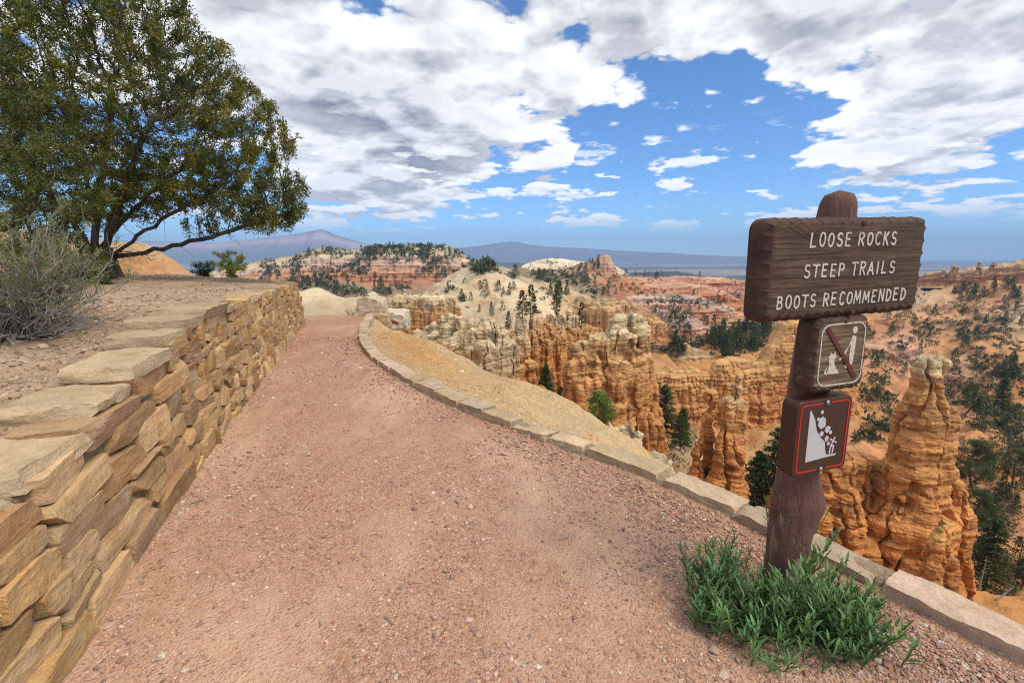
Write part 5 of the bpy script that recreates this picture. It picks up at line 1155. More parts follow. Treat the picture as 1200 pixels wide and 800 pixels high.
GL = {  # letters on a 0.6 x 1 cell
 'L': [[(0.08, 1), (0.05, 0), (0.5, 0.03)]], 'O': [arc(0.3, 0.5, 0.26, 0.5, 0, 360, 20)], 'S': [arc(0.3, 0.75, 0.22, 0.25, 40, 255, 12) + arc(0.3, 0.25, 0.24, 0.26, 88, -150, 12)],
 'E': [[(0.5, 1), (0.08, 1), (0.06, 0), (0.5, 0)], [(0.07, 0.52), (0.42, 0.52)]], 'R': [[(0.06, 0), (0.06, 1)] + arc(0.26, 0.76, 0.25, 0.24, 90, -90, 10) + [(0.06, 0.5)], [(0.24, 0.5), (0.54, 0)]],
 'C': [arc(0.34, 0.5, 0.28, 0.5, 48, 312, 16)], 'K': [[(0.07, 0), (0.07, 1)], [(0.5, 1), (0.09, 0.45)], [(0.2, 0.58), (0.54, 0)]], 'T': [[(0.0, 1), (0.6, 1)], [(0.3, 1), (0.29, 0)]],
 'P': [[(0.06, 0), (0.06, 1)] + arc(0.27, 0.74, 0.25, 0.26, 90, -90, 10) + [(0.06, 0.48)]], 'A': [[(0.0, 0), (0.3, 1), (0.6, 0)], [(0.12, 0.34), (0.49, 0.34)]], 'I': [[(0.3, 0), (0.3, 1)]],
 'B': [[(0.07, 0), (0.07, 1)] + arc(0.24, 0.77, 0.22, 0.23, 90, -90, 9) + [(0.07, 0.54)], [(0.07, 0.54)] + arc(0.27, 0.27, 0.25, 0.27, 90, -90, 9) + [(0.07, 0.0)]],
 'M': [[(0.0, 0), (0.07, 1), (0.33, 0.25), (0.6, 1), (0.68, 0)]], 'N': [[(0.05, 0), (0.06, 1), (0.54, 0), (0.54, 1)]], 'D': [[(0.07, 0), (0.07, 1)] + arc(0.2, 0.5, 0.35, 0.5, 90, -90, 14) + [(0.07, 0)]]}
def write(mb, text, x, z, h, total, wd):
    rg = random.Random(text); adv = {'I': 0.62, 'M': 0.98, ' ': 0.52}
    W = sum(adv.get(c, 0.86) for c in text); sc = total / W; cx = x
    for c in text:
        a = adv.get(c, 0.86)
        if c != ' ':
            jx, jz, js = rg.uniform(-0.02, 0.02) * h, rg.uniform(-0.03, 0.03) * h, rg.uniform(0.95, 1.05)
            gx = (-0.0 if c != 'I' else -0.12)
            for st in GL[c]: ribbon(mb, [(cx + (p[0] + gx + 0.04 * p[1]) * sc * 0.98 + jx, z + p[1] * h * js + jz) for p in st], wd * rg.uniform(0.9, 1.1))
        cx += a * sc
ADV = {'I': 0.62, 'M': 0.98, ' ': 0.52}
def words(text, x, total):
    sc = total / sum(ADV.get(c, 0.86) for c in text); out = []
    for w in text.split(' '):
        L = sc * sum(ADV.get(c, 0.86) for c in w); out.append((w, x, L)); x += L + sc * 0.52
    return out
# main board
BW, BH, BT = 0.795, 0.372, 0.090
ctr = P(996, 314, 1.72) - POST_BASE
main = make_board('board', BW, BH, BT, 0.045, 0.011, 0.020, M['board'], 0.0, sign, tuple(ctr), 900)
TEXT = [('LOOSE ROCKS', -0.207, 0.082, 0.045, 0.440, 0.0062), ('STEEP TRAILS', -0.222, -0.026, 0.044, 0.465, 0.0061), ('BOOTS RECOMMENDED', -0.335, -0.134, 0.044, 0.655, 0.0061)]
for tx, x, z, h, tw, wd in TEXT:
    for word, x0, w0 in words(tx, x, tw): mb = MB(); write(mb, word, x0, z, h, w0, wd); link('lettering', mb.mesh('lettering', False), M['white'], main)
def bolt(parent, x, z, r, mat, name='bolt', y=-0.004):
    V, F = tube([(x, 0.012, z), (x, y, z), (x, y - 0.003, z)], [r, r, r * 0.62], 14); cap = np.array([[28 + k for k in range(14)]])
    me = make_mesh(name, V, [F, cap], None, False); bm = bmesh.new(); bm.from_mesh(me); bmesh.ops.recalc_face_normals(bm, faces=bm.faces); bm.to_mesh(me); bm.free()
    V2, F2 = tube([(x, 0.003, z), (x, -0.0022, z), (x, -0.003, z)], [r * 1.7, r * 1.7, r * 1.5], 18)
    return link(name, me, mat, parent)
bolt(main, 0.045, 0.163, 0.010, M['rust']); bolt(main, 0.037, -0.168, 0.010, M['rust'])
# small routed board: no feeding or pets pictogram
ctr2 = P(986, 415, 1.725) - POST_BASE
pic = make_board('pictogram_board', 0.285, 0.300, 0.085, 0.05, 0.007, 0.016, M['board_worn'], 0.0, sign, tuple(ctr2), 520)
mb = MB(); q, n, s, L = board_outline(0.222, 0.240, 0.038, 90); loop = [tuple(p) for p in q] + [tuple(q[0])]; ribbon(mb, loop, 0.0048, n=5)
link('routed_border', mb.mesh('routed_border', False), M['white'], pic)
def poly_plate(mb, pts, y=-0.002):
    pts = np.asarray(pts, float); m = len(pts)
    V = np.vstack([np.stack([pts[:, 0], np.full(m, y), pts[:, 1]], 1), np.stack([pts[:, 0], np.full(m, 0.001), pts[:, 1]], 1)]); j = np.arange(m)
    mb.add(V, [np.arange(m)[None, :], np.stack([j, (j + 1) % m, (j + 1) % m + m, j + m], 1)])
mb = MB()
poly_plate(mb, [(-0.066, -0.072), (-0.060, -0.040), (-0.062, -0.012), (-0.066, -0.004), (-0.060, 0.002), (-0.056, 0.014), (-0.050, 0.004), (-0.040, 0.004), (-0.036, 0.014), (-0.030, 0.000), (-0.028, -0.008), (-0.036, -0.016), (-0.034, -0.034), (-0.018, -0.058), (-0.006, -0.070), (-0.008, -0.076), (-0.036, -0.074)])   # the sitting animal
poly_plate(mb, [(-0.066, -0.076), (-0.082, -0.070), (-0.074, -0.050), (-0.070, -0.046), (-0.072, -0.062)])
poly_plate(mb, arc(0.056, 0.092, 0.0125, 0.0135, 0, 345, 16))     # head of the figure
poly_plate(mb, [(0.048, 0.072), (0.066, 0.066), (0.066, 0.010), (0.060, -0.046), (0.048, -0.046), (0.040, -0.010), (0.042, 0.040), (0.020, 0.016), (0.012, 0.004), (0.018, -0.002)])
poly_plate(mb, [(0.020, -0.050), (0.034, -0.034), (0.040, -0.048), (0.030, -0.060)])
poly_plate(mb, [(-0.012, -0.018), (0.006, -0.008), (0.008, -0.014), (-0.008, -0.024)])
link('figures', mb.mesh('figures', False), M['white'], pic)
mb = MB(); ribbon(mb, [(-0.082, 0.102), (0.078, -0.094)], 0.017, -0.0045); link('slash', mb.mesh('slash', False), M['darkred'], pic)
bolt(pic, 0.004, 0.128, 0.006, M['rust']); bolt(pic, 0.0, -0.128, 0.006, M['rust']); bolt(pic, 0.0, 0.0, 0.005, M['rust'])
# falling rock plate
ctr3 = P(964, 511, 1.735) - POST_BASE
plate = make_board('rockfall_board', 0.290, 0.318, 0.075, 0.028, 0.0, 0.006, M['brown'], 0.0, sign, tuple(ctr3), 300, 0.0)
mb = MB(); q, n, s, L = board_outline(0.250, 0.282, 0.018, 160)
gap = lambda p: (abs(p[0] - 0.006) < 0.022 and abs(p[1]) > 0.12)
loop = [tuple(p) for p in q] + [tuple(q[0])]; run = []
for p in loop:
    if gap(p):
        if len(run) > 1: ribbon(mb, run, 0.0062, -0.0012, n=5); link('red_border', mb.mesh('red_border', False), M['red'], plate); mb = MB()
        run = []
    else: run.append(p)
if len(run) > 1: ribbon(mb, run, 0.0062, -0.0012, n=5)
if mb.n: link('red_border', mb.mesh('red_border', False), M['red'], plate)
mb = MB()
poly_plate(mb, [(-0.080, -0.100), (-0.080, 0.112), (-0.076, 0.120), (-0.068, 0.106), (-0.052, 0.082), (-0.036, 0.030), (-0.014, 0.000), (0.014, -0.026), (0.020, -0.060), (0.026, -0.078), (0.034, -0.084), (0.082, -0.086), (0.082, -0.092), (0.030, -0.094)], -0.0012)
for cx, cz, r, k in [(-0.012, 0.060, 0.024, 6), (0.022, 0.028, 0.015, 6), (-0.016, 0.104, 0.009, 5), (-0.034, 0.078, 0.008, 5), (-0.008, 0.012, 0.011, 6), (0.022, -0.012, 0.013, 5), (0.040, 0.012, 0.010, 5), (0.034, -0.036, 0.009, 5), (0.046, -0.020, 0.006, 5)]:
    rgk = random.Random(cx * 7 + cz); poly_plate(mb, [(cx + r * (0.8 + 0.35 * rgk.random()) * math.cos(a), cz + r * (0.9 + 0.35 * rgk.random()) * math.sin(a)) for a in [2 * math.pi * i / k + 0.4 for i in range(k)]], -0.0012)
ribbon(mb, [(0.048, -0.048), (0.058, -0.030), (0.066, -0.014)], 0.007, -0.0013, n=6); ribbon(mb, [(0.048, -0.048), (0.064, -0.050), (0.060, -0.078)], 0.007, -0.0014, n=6); ribbon(mb, [(0.048, -0.048), (0.044, -0.078)], 0.007, -0.0015, n=6); ribbon(mb, [(0.058, -0.030), (0.076, -0.036)], 0.006, -0.0016, n=6); ribbon(mb, [(0.058, -0.030), (0.048, -0.020)], 0.006, -0.0017, n=6)
link('rockfall_picture', mb.mesh('rockfall_picture', False), M['signwhite'], plate)
bolt(plate, 0.006, 0.142, 0.0095, M['steel']); bolt(plate, 0.006, -0.142, 0.0095, M['steel'])
# ------------------------------------------------------------------ vegetation
def leaf_quads(C, D, ln, wd, rg, cols, fold=0.0):
    """one pointed leaf per row: centre of its stalk C, direction D, length, width"""
    n = len(C); D = D / (np.linalg.norm(D, axis=1)[:, None] + 1e-9)
    rnd = rg.normal(size=(n, 3)); S = np.cross(D, rnd); S /= np.linalg.norm(S, axis=1)[:, None] + 1e-9
    ln = np.broadcast_to(ln, (n,))[:, None]; wd = np.broadcast_to(wd, (n,))[:, None]
    a = C; b = C + D * ln * 0.5 + S * wd * 0.5; c = C + D * ln; d = C + D * ln * 0.5 - S * wd * 0.5
    V = np.stack([a, b, c, d], 1).reshape(-1, 3); F = np.arange(n * 4).reshape(n, 4)
    return V, F, np.repeat(cols, 4, 0)
def conifer_geo(seed, detail, spread=0.19, base=0.10, droop=0.18, dens=1.0, col=(0.066, 0.095, 0.036), var=0.35, pw=0.85, gap=0.0, size=1.0):
    """unit height conifer: returns trunk (V, F) and crown (V, F, colours)"""
    rg = np.random.default_rng(seed); nb = int({0: 46, 1: 110, 2: 230}[detail] * dens); bits = {0: 6, 1: 12, 2: 40}[detail]; sz = {0: 0.075, 1: 0.05, 2: 0.026}[detail] * size
    zt = np.linspace(0, 1, 10); lean = rg.normal(0, 0.02, 2)
    trunk = tube(np.stack([lean[0] * zt**2, lean[1] * zt**2, zt * 0.985], 1), 0.020 * (1 - zt * 0.93), 7)
    Cs, Ds, Cc = [], [], []
    limbs = MB()
    side = rg.uniform(0.75, 1.25, 8)
    for i in range(nb):
        t = base + (1 - base) * (i + rg.random()) / nb; a = rg.uniform(0, 2 * math.pi)
        L = spread * (1 - t) ** pw * rg.uniform(0.55, 1.15) * side[int(a / (2 * math.pi) * 8) % 8] + 0.02
        if rg.random() < gap: L *= 0.35
        u = np.sqrt(rg.random(bits)) * 1.0; n2 = bits
        dx, dy = math.cos(a), math.sin(a)
        zz = t + (0.10 - droop * 0.5) * u * L / spread * 0.35 - droop * (u * L) ** 1.5 * 1.2 + 0.02
        w = 0.30 * L * (0.4 + u)
        lat = rg.normal(0, 0.42, n2) * w
        P3 = np.stack([lean[0] * t * t + dx * u * L - dy * lat, lean[1] * t * t + dy * u * L + dx * lat, zz + rg.normal(0, 0.006, n2)], 1)
        d3 = np.stack([dx - dy * lat / (w + 1e-6) * 0.7, dy + dx * lat / (w + 1e-6) * 0.7, rg.normal(0.1, 0.35, n2)], 1) + rg.normal(0, 0.25, (n2, 3))
        Cs.append(P3); Ds.append(d3); Cc.append(np.array(col)[None] * (1 + var * rg.normal(0, 0.5)) * (1 + 0.25 * rg.normal(0, 0.5, (n2, 1))) * np.array([1 + 0.2 * rg.normal(), 1, 1]))
        if detail == 2 and L > 0.05:
            limbs.add(*tube(np.array([[lean[0] * t * t, lean[1] * t * t, t], [dx * L * 0.5, dy * L * 0.5, t + 0.01], [dx * L * 0.9, dy * L * 0.9, t + 0.02 - droop * L * 0.6]]), [0.006, 0.004, 0.0015], 4))
    C = np.concatenate(Cs); D = np.concatenate(Ds); cc = np.clip(np.concatenate(Cc), 0.008, 0.3); n = len(C)
    crown = leaf_quads(C, D, sz * rg.uniform(0.7, 1.4, n), sz * rg.uniform(0.35, 0.7, n), rg, cc)
    return trunk, crown, limbs
def pine_geo(seed, detail, col=(0.055, 0.085, 0.032), crown_r=0.30, z0=0.28, young=False):
    rg = np.random.default_rng(seed); nb = 46 if detail == 2 else 22; zt = np.linspace(0, 1, 12); bend = rg.normal(0, 0.05, 2)
    tr = tube(np.stack([bend[0] * np.sin(zt * 3), bend[1] * np.sin(zt * 2.5), zt * 0.95], 1), 0.024 * (1 - zt * 0.9), 7); limbs = MB(); Cs, Ds, Cc = [], [], []
    for i in range(nb):
        t = z0 + (0.97 - z0) * (i + rg.random()) / nb; a = i * 2.4 + rg.normal(0, 0.5); x0 = np.array([bend[0] * math.sin(t * 3), bend[1] * math.sin(t * 2.5), t])
        prof = math.sin(math.pi * min(1, (t - z0) / (1.02 - z0) * 0.80 + 0.20)) ** 0.7 
        L = crown_r * prof * rg.uniform(0.55, 1.2); up = rg.uniform(0.05, 0.5) * L
        e = x0 + np.array([math.cos(a) * L, math.sin(a) * L, up]); limbs.add(*tube(np.array([x0, (x0 + e) / 2 + np.array([0, 0, -0.01]), e]), [0.007, 0.005, 0.002], 4))
        for k in range(5):
            f = rg.uniform(0.45, 1.05); c = x0 + (e - x0) * f + rg.normal(0, 0.034, 3); m = (34 if young else 60) if detail == 2 else 10
            d = rg.normal(size=(m, 3)) + np.array([0, 0, 0.35]); Cs.append(c[None] + d * 0.012); Ds.append(d); Cc.append(np.array(col)[None] * (1 + 0.22 * rg.normal()) * (1 + 0.2 * rg.normal(0, 0.6, (m, 1))))
    C = np.concatenate(Cs); D = np.concatenate(Ds); n = len(C); cc = np.clip(np.concatenate(Cc), 0.01, 0.35)
    s = (0.05 if young else 0.036) if detail == 2 else 0.07
    return tr, leaf_quads(C, D, s * rg.uniform(0.7, 1.3, n), s * (0.20 if detail == 2 else 0.45), rg, cc), limbs
def shrub_geo(seed, n=260, col=(0.085, 0.09, 0.055), sz=0.13, grey=0.0):
    rg = np.random.default_rng(seed); C = rg.normal(size=(n, 3)); C /= np.linalg.norm(C, axis=1)[:, None]; C *= rg.uniform(0.35, 1.0, n)[:, None] ** 0.6; C[:, 2] = np.abs(C[:, 2]); C *= np.array([0.75, 0.75, 0.85])
    C *= (1 + 0.45 * perlin(C[:, 0] * 2.2 + seed, C[:, 1] * 2.2, C[:, 2] * 2.2))[:, None]
    D = C + rg.normal(0, 0.6, (n, 3)); cc = np.array(col)[None] * (1 + 0.3 * perlin(C[:, 0] * 2, C[:, 1] * 2, C[:, 2] * 2 + seed))[:, None] * rg.uniform(0.7, 1.3, (n, 1))
    return leaf_quads(C, D, sz * rg.uniform(0.7, 1.4, n), sz * 0.55, rg, np.clip(cc, 0.01, 0.4))
def one_mesh(name, trunk, crown, tcol=(0.07, 0.05, 0.035)):
    V, F, c = crown
    if trunk is None: return make_mesh(name, V, F, c, False)
    tv, tf = trunk; tf = tf.copy()
    return make_mesh(name, np.vstack([V, tv]), np.vstack([F, tf + len(V)]), np.vstack([c, np.broadcast_to(tcol, (len(tv), 3))]), False)
FAR = {}
for kd, sd, kw in [('conifer', 1, dict(spread=0.25)), ('conifer_b', 2, dict(spread=0.31, col=(0.075, 0.108, 0.040), pw=0.7)), ('conifer_c', 3, dict(spread=0.36, col=(0.060, 0.086, 0.036), pw=0.55, droop=0.1))]:
    tr, cr, lb = conifer_geo(sd, 1, **kw); me = one_mesh('conifer', tr, cr); me.materials.append(M['needle']); FAR[kd] = me
for kd, sd, col in [('shrub', 5, (0.105, 0.105, 0.065)), ('shrub_b', 6, (0.075, 0.075, 0.048))]:
    me = one_mesh('shrub', None, shrub_geo(sd, col=col)); me.materials.append(M['needle']); FAR[kd] = me
NEAR = {}
for kd, sd, kw in [('conifer_near', 11, dict(spread=0.30, gap=0.3, droop=0.26, dens=0.9, pw=0.62, col=(0.085, 0.120, 0.045))), ('conifer_near_b', 12, dict(spread=0.31, dens=1.2, droop=0.22, pw=0.68, col=(0.100, 0.140, 0.048)))]:
    tr, cr, lb = conifer_geo(sd, 2, **kw); NEAR[kd] = (tr, cr, lb)
NEAR['pine_near'] = pine_geo(13, 2, col=(0.085, 0.122, 0.046), crown_r=0.36, z0=0.22); NEAR['young_pine'] = pine_geo(14, 2, col=(0.135, 0.20, 0.045), crown_r=0.33, z0=0.16, young=True)
NEARM = {}
for kd, (tr, cr, lb) in NEAR.items():
    mbt = MB(); mbt.add(*tr)
    for v, f in zip(lb.V, lb.F.get(4, [])): pass
    tm = mbt.mesh('trunk'); tm.materials.append(M['conifer_bark'])
    lm = lb.mesh('limbs'); lm.materials.append(M['conifer_bark'])
    cm = make_mesh('crown', *cr[:2], cr[2], False); cm.materials.append(M['needle']); NEARM[kd] = (tm, lm, cm)
GLAB = {G_SLOPE: ('small {} dotted over the wide far orange slope behind the signs', ), G_NEARSLOPE: ('small {} on the broken slope around the big right hoodoo',), G_MESA: ('tiny dark {} clinging to the top and gullies of the banded mesa',), G_TIMBER: ('tiny dark {} on the wooded slope below the banded mesa',),
        G_PATCH: ('dark {} in the dense wood just left of the sign boards',), G_RED: ('tiny {} scattered over the layered red badlands',), G_DOME: ('small {} growing on the pale domes and their ridge',), G_RIDGE: ('tiny dark {} on the distant ridges beside the pointed butte',),
        'grey green shrubs among the near hoodoos': ('grey green {} on the sandy ground between the near hoodoos',), 'shrubs by the end of the path': ('low dark {} on the slope past the kerb end',)}
rgv = np.random.default_rng(77)
for sp in SPOTS:
    kd, loc, h, gp = sp[:4]; lb = sp[4] if len(sp) > 4 else None; rz = rgv.uniform(0, 6.28)
    word = 'shrub' if kd.startswith('shrub') else 'conifer' 
    if kd in NEARM:
        pine = 'pine' in kd
        r = empty('pine_tree' if pine else 'conifer_tree', tuple(loc)); r.rotation_euler.z = rz; r.scale = (h, h, h)
        for nm, me in zip(('trunk', 'limbs', 'crown'), NEARM[kd]): link(nm, me, None, r)
        tag(r, lb, 'tree', gp or G_MID)
    else:
        o = link('shrub' if word == 'shrub' else 'conifer_tree', FAR[kd], None, None, tuple(loc - Vector((0, 0, 0.02 * h)))); s = h if word == 'conifer' else h * 1.0
        o.scale = (s * rgv.uniform(0.85, 1.2), s * rgv.uniform(0.85, 1.2), s); o.rotation_euler.z = rz
        tag(o, GLAB[gp][0].format(word), 'shrub' if word == 'shrub' else 'tree', gp + (' (shrubs)' if word == 'shrub' else ''))
def build_scrub():
    rg = np.random.default_rng(55); A = np.array(SCRUB_AT); n = len(A); m = 16
    C = rg.normal(size=(n, m, 3)); C /= np.linalg.norm(C, axis=2)[..., None]; C[..., 2] = np.abs(C[..., 2]) * rg.uniform(0.6, 1.7, (n, 1)); C *= rg.uniform(0.3, 1.0, (n, m, 1))
    r = A[:, 3][:, None, None]; Pp = (A[:, None, :3] + C * r * 0.75).reshape(-1, 3); D = (C + rg.normal(0, .5, C.shape)).reshape(-1, 3); s = np.repeat(A[:, 3], m)
    base = np.array([[0.055, 0.068, 0.034], [0.085, 0.088, 0.055], [0.042, 0.056, 0.028]])[rg.integers(3, size=n)]; cc = 1.5 * np.repeat(base, m, 0) * rg.uniform(0.65, 1.35, (n * m, 1))
    V, F, c = leaf_quads(Pp, D, s * rg.uniform(0.5, 0.9, n * m), s * 0.42, rg, cc); tag(link('scrub', make_mesh('scrub', V, F, c, False), M['needle']), None, None, None, 'stuff'); print('scrub', n)
build_scrub()
# bleached dead trees
def snag(k, h, lean, label, seed):
    rg = np.random.default_rng(seed); p = SNAG_AT[k]; t = np.linspace(0, 1, 10); mb = MB()
    ax = np.stack([lean * t * h, 0.1 * lean * t * h, t * h * math.sqrt(max(0.05, 1 - lean**2))], 1); mb.add(*tube(ax, 0.09 * (1 - 0.8 * t), 7))
    for k in range(9):
        i = rg.integers(3, 9); a = rg.uniform(0, 6.28); L = rg.uniform(0.2, 0.7) * h * 0.3; mb.add(*tube(np.array([ax[i], ax[i] + np.array([math.cos(a) * L * .6, math.sin(a) * L * .6, L * .1]), ax[i] + np.array([math.cos(a) * L, math.sin(a) * L, L * .4])]), [0.03, 0.02, 0.008], 5))
    tag(link('dead_tree', mb.mesh('dead_tree'), M['twig'], None, tuple(p)), label, 'dead tree')
snag(0, 3.6, 0.05, 'upright bleached dead trunk beside the foot of the big hoodoo', 1); snag(1, 2.0, 0.75, 'fallen grey dead trunk lying on the slope above the kerb', 2); snag(2, 2.2, -0.5, 'leaning grey dead snag at the lower right corner', 3)

# ------------------------------------------------------------------ the big tree on the terrace
def colonise(attr_pts, starts, step, infl, kill, seed, iters=160, grav=0.0):
    rg = np.random.default_rng(seed); nodes = [np.array(s, float) for s, _ in starts]; par = [p for _, p in starts]
    A = attr_pts.copy(); N = np.array(nodes)
    near = np.zeros(len(A), int); nd = np.full(len(A), 1e9)
    def upd(i0):
        nonlocal near, nd
        for s in range(i0, len(nodes), 400):
            blk = np.array(nodes[s:s + 400]); d = np.linalg.norm(A[:, None] - blk[None], axis=2); k = d.argmin(1); m = d[np.arange(len(A)), k]
            b = m < nd; near = np.where(b, s + k, near); nd = np.where(b, m, nd)
    upd(0)
    for it in range(iters):
        if len(A) == 0: break
        act = nd < infl if it > 3 else np.ones(len(A), bool)
        if not act.any(): infl *= 1.3; continue
        i0 = len(nodes); ids = near[act]; dirs = A[act] - np.array(nodes)[ids]; dirs /= np.linalg.norm(dirs, axis=1)[:, None] + 1e-9
        acc = {}
        for i, d in zip(ids, dirs): acc[i] = acc.get(i, 0) + d
        for i, d in acc.items():
            d = d / (np.linalg.norm(d) + 1e-9) + rg.normal(0, 0.22, 3) + np.array([0, 0, grav]); d /= np.linalg.norm(d); nodes.append(nodes[i] + d * step); par.append(i)
        upd(i0); keep = nd > kill; A = A[keep]; near = near[keep]; nd = nd[keep]
        if len(nodes) > 22000: break
    return np.array(nodes), np.array(par)
def branch_mesh(mb, nodes, par, r_tip, expo=2.3, rmax=0.3, nside=6):
    n = len(nodes); kids = [[] for _ in range(n)]
    for i, p in enumerate(par):
        if p >= 0: kids[p].append(i)
    acc = np.zeros(n)
    for i in range(n - 1, -1, -1):
        acc[i] = sum(acc[k] for k in kids[i]) if kids[i] else r_tip ** expo
    rad = np.minimum(acc ** (1 / expo), rmax)
    chains = []; stack = [(i, -1) for i in range(n) if par[i] < 0]
    while stack:
        i, pr = stack.pop(); ch = ([pr] if pr >= 0 else []) + [i]
        while kids[i]:
            k = max(kids[i], key=lambda q: acc[q])
            for q in kids[i]:
                if q != k: stack.append((q, i))
            i = k; ch.append(i)
        chains.append(ch)
    for ch in chains:
        if len(ch) < 2: continue
        pts = nodes[ch]; r = rad[ch].copy()
        if len(ch) > 2: r[0] = min(r[0], r[1] * 1.15)
        big = r.max() > 0.03; mb.add(*tube(pts, r, 10 if big else 4))
    return rad, kids
def in_ell(n, c, r, rg, shell=0.45):
    v = rg.normal(size=(n, 3)); v /= np.linalg.norm(v, axis=1)[:, None]; return np.array(c) + v * (rg.uniform(shell, 1, n) ** 0.7)[:, None] * np.array(r)
def build_big_tree():
    rg = np.random.default_rng(5); Y0 = 9.3; b = P(120, 330, Y0); bz = float(terrace_height(np.array([b[0]]), np.array([Y0]))[0]); base = np.array([b[0], Y0, bz])
    def q(px, py, dy=0): p = P(px, py, Y0 + dy); return p
    A = np.concatenate([in_ell(1700, q(165, 95), (2.5, 2.3, 2.0), rg), in_ell(1000, q(275, 165, 0.0), (1.55, 1.7, 1.15), rg, 0.3), in_ell(900, q(300, 228, 0.2), (1.35, 1.3, 0.55), rg, 0.2), in_ell(900, q(40, 60), (2.2, 2.2, 1.9), rg), in_ell(600, q(60, 190, 0.3), (1.9, 1.8, 1.2), rg), in_ell(500, q(120, -30), (2.4, 1.8, 1.4), rg), in_ell(350, q(215, 60, 0), (1.2, 1.4, 1.3), rg, .3), in_ell(1300, q(235, 222), (1.7, 1.3, 0.62), rg, .1), in_ell(700, q(150, 235), (0.9, 1.0, 0.45), rg, .1), in_ell(1000, q(310, 255, 0.1), (1.25, 0.8, 0.36), rg, .05), in_ell(200, q(70, 255, 0.2), (1.0, 0.9, 0.5), rg, .1)])
    # keep under the skyline of the crown
    rel = A - np.array([0, 0, CAMZ]); zc = rel[:, 1] * math.cos(PITCH) - rel[:, 2] * math.sin(PITCH); ux = 600 + FPX * rel[:, 0] / zc; uy = 400 - FPX * (rel[:, 1] * math.sin(PITCH) + rel[:, 2] * math.cos(PITCH)) / zc
    lim = np.interp(uy, [-200, -60, 0, 35, 60, 100, 130, 165, 190, 215, 250, 275, 290], [150, 200, 232, 250, 285, 312, 345, 362, 352, 370, 368, 345, 240]); low = np.interp(ux, [-100, 100, 200, 260, 380], [300, 290, 278, 282, 284])
    A = A[(ux < lim - 4 - 26 * np.abs(perlin(uy / 22, 0.3, 0.7))) & (uy < low) & (A[:, 2] > bz + 0.55)]
    starts = [(base + np.array([0, 0, -0.1]), -1)]; trunks = []
    # several stems leave the ground together
    def stem(pts):
        nonlocal starts
        pr = 0
        for p in pts: starts.append((np.array(p), pr)); pr = len(starts) - 1
    def chain(p0, p1, n, sag=0.0, wob=0.022):
        t = np.linspace(0, 1, n + 1)[1:, None]; c = np.array(p0) + (np.array(p1) - np.array(p0)) * t; c[:, 2] += sag * np.sin(np.pi * t[:, 0]); c += rg.normal(0, wob, c.shape) * np.minimum(1, 3 * t); return list(c)
    tb = base + np.array([0.0, 0, 0.35])
    stem([base + np.array([0, 0, .15]), tb] + chain(tb, q(165, 170), 14, 0.1)); i1 = len(starts) - 1
    pr = 2
    for tgt, n, sag in [((90, 150, -0.3), 14, 0.1), ((215, 195, 0.1), 13, 0.12), ((330, 250, 0.15), 20, -0.10), ((130, 120, 0.9), 15, 0.1), ((30, 190, 0.3), 13, 0.1), ((170, 150, -1.0), 14, 0.05), ((250, 225, -0.5), 14, 0.05)]:
        p = pr
        for c in chain(tb + rg.normal(0, 0.05, 3), q(*tgt), n, sag): starts.append((c, p)); p = len(starts) - 1
    nodes, par = colonise(A, starts, 0.11, 0.9, 0.165, 6, 200)
    root = empty('mountain_mahogany_tree', tuple(base)); tag(root, 'large spreading dark tree with yellow green leaves and bare lower limbs on the terrace', 'tree')
    mb = MB(); rad, kids = branch_mesh(mb, nodes, par, 0.0042, 2.25, 0.17)
    # dead twigs on the bare inner limbs
    ids = np.where((rad > 0.012) & (rad < 0.08))[0]
    for i in rg.choice(ids, min(1300, len(ids)), replace=True):
        p = nodes[i]; d = rg.normal(size=3); d[2] -= 0.15; d /= np.linalg.norm(d); L = rg.uniform(0.15, 0.5); m = p + d * L * .5 + rg.normal(0, .05, 3); mb.add(*tube(np.array([p, m, p + d * L + rg.normal(0, .07, 3)]), [0.006, 0.004, 0.002], 4))
    for k in range(14):
        a = rg.uniform(0, 6.28); p = base + np.array([0.15 * math.cos(a), 0.15 * math.sin(a), rg.uniform(0.2, 0.9)]); L = rg.uniform(0.3, 0.8); d = np.array([math.cos(a), math.sin(a), rg.uniform(-0.7, 0.2)]); mb.add(*tube(np.array([p, p + d * L * .5 + rg.normal(0, .05, 3), p + d * L + rg.normal(0, .08, 3)]), [0.012, 0.008, 0.003], 5))
    th = np.linspace(0, 2 * np.pi, 15)[:-1]
    zz = np.linspace(-0.15, 0.6, 12); rr = np.interp(zz, [-0.15, 0, 0.2, 0.6], [0.42, 0.36, 0.31, 0.26]); TZ, TT = np.meshgrid(zz, th, indexing='ij'); R2 = rr[:, None] * (1 + 0.28 * perlin(np.cos(TT) * 1.6, np.sin(TT) * 1.6, TZ * 0.8))
    mb.add(np.stack([base[0] + R2 * np.cos(TT), base[1] + R2 * np.sin(TT), base[2] + TZ], -1).reshape(-1, 3), grid_faces(12, 14, True))
    link('trunk', mb.mesh('trunk', True, None, base), M['bark'], root)
    tips = np.where(rad < 0.0125)[0]; pp = nodes[par[tips]]; tp = nodes[tips]; per = 52
    C = np.repeat(tp, per, 0); f = rg.random((len(C), 1)); C = C + (np.repeat(pp, per, 0) - C) * f + rg.normal(0, 0.040, C.shape)
    D = np.repeat(tp - pp, per, 0) / 0.135 + rg.normal(0, 0.8, C.shape) + np.array([0, 0, 0.25]); n = len(C)
    g = fbm(C[:, 0] / 0.42, C[:, 1] / 0.42, C[:, 2] / 0.42, 3); keep = rg.random(n) < np.clip(0.56 + 2.2 * g, 0.03, 1); C, D, g = C[keep], D[keep], g[keep]; n = len(C)
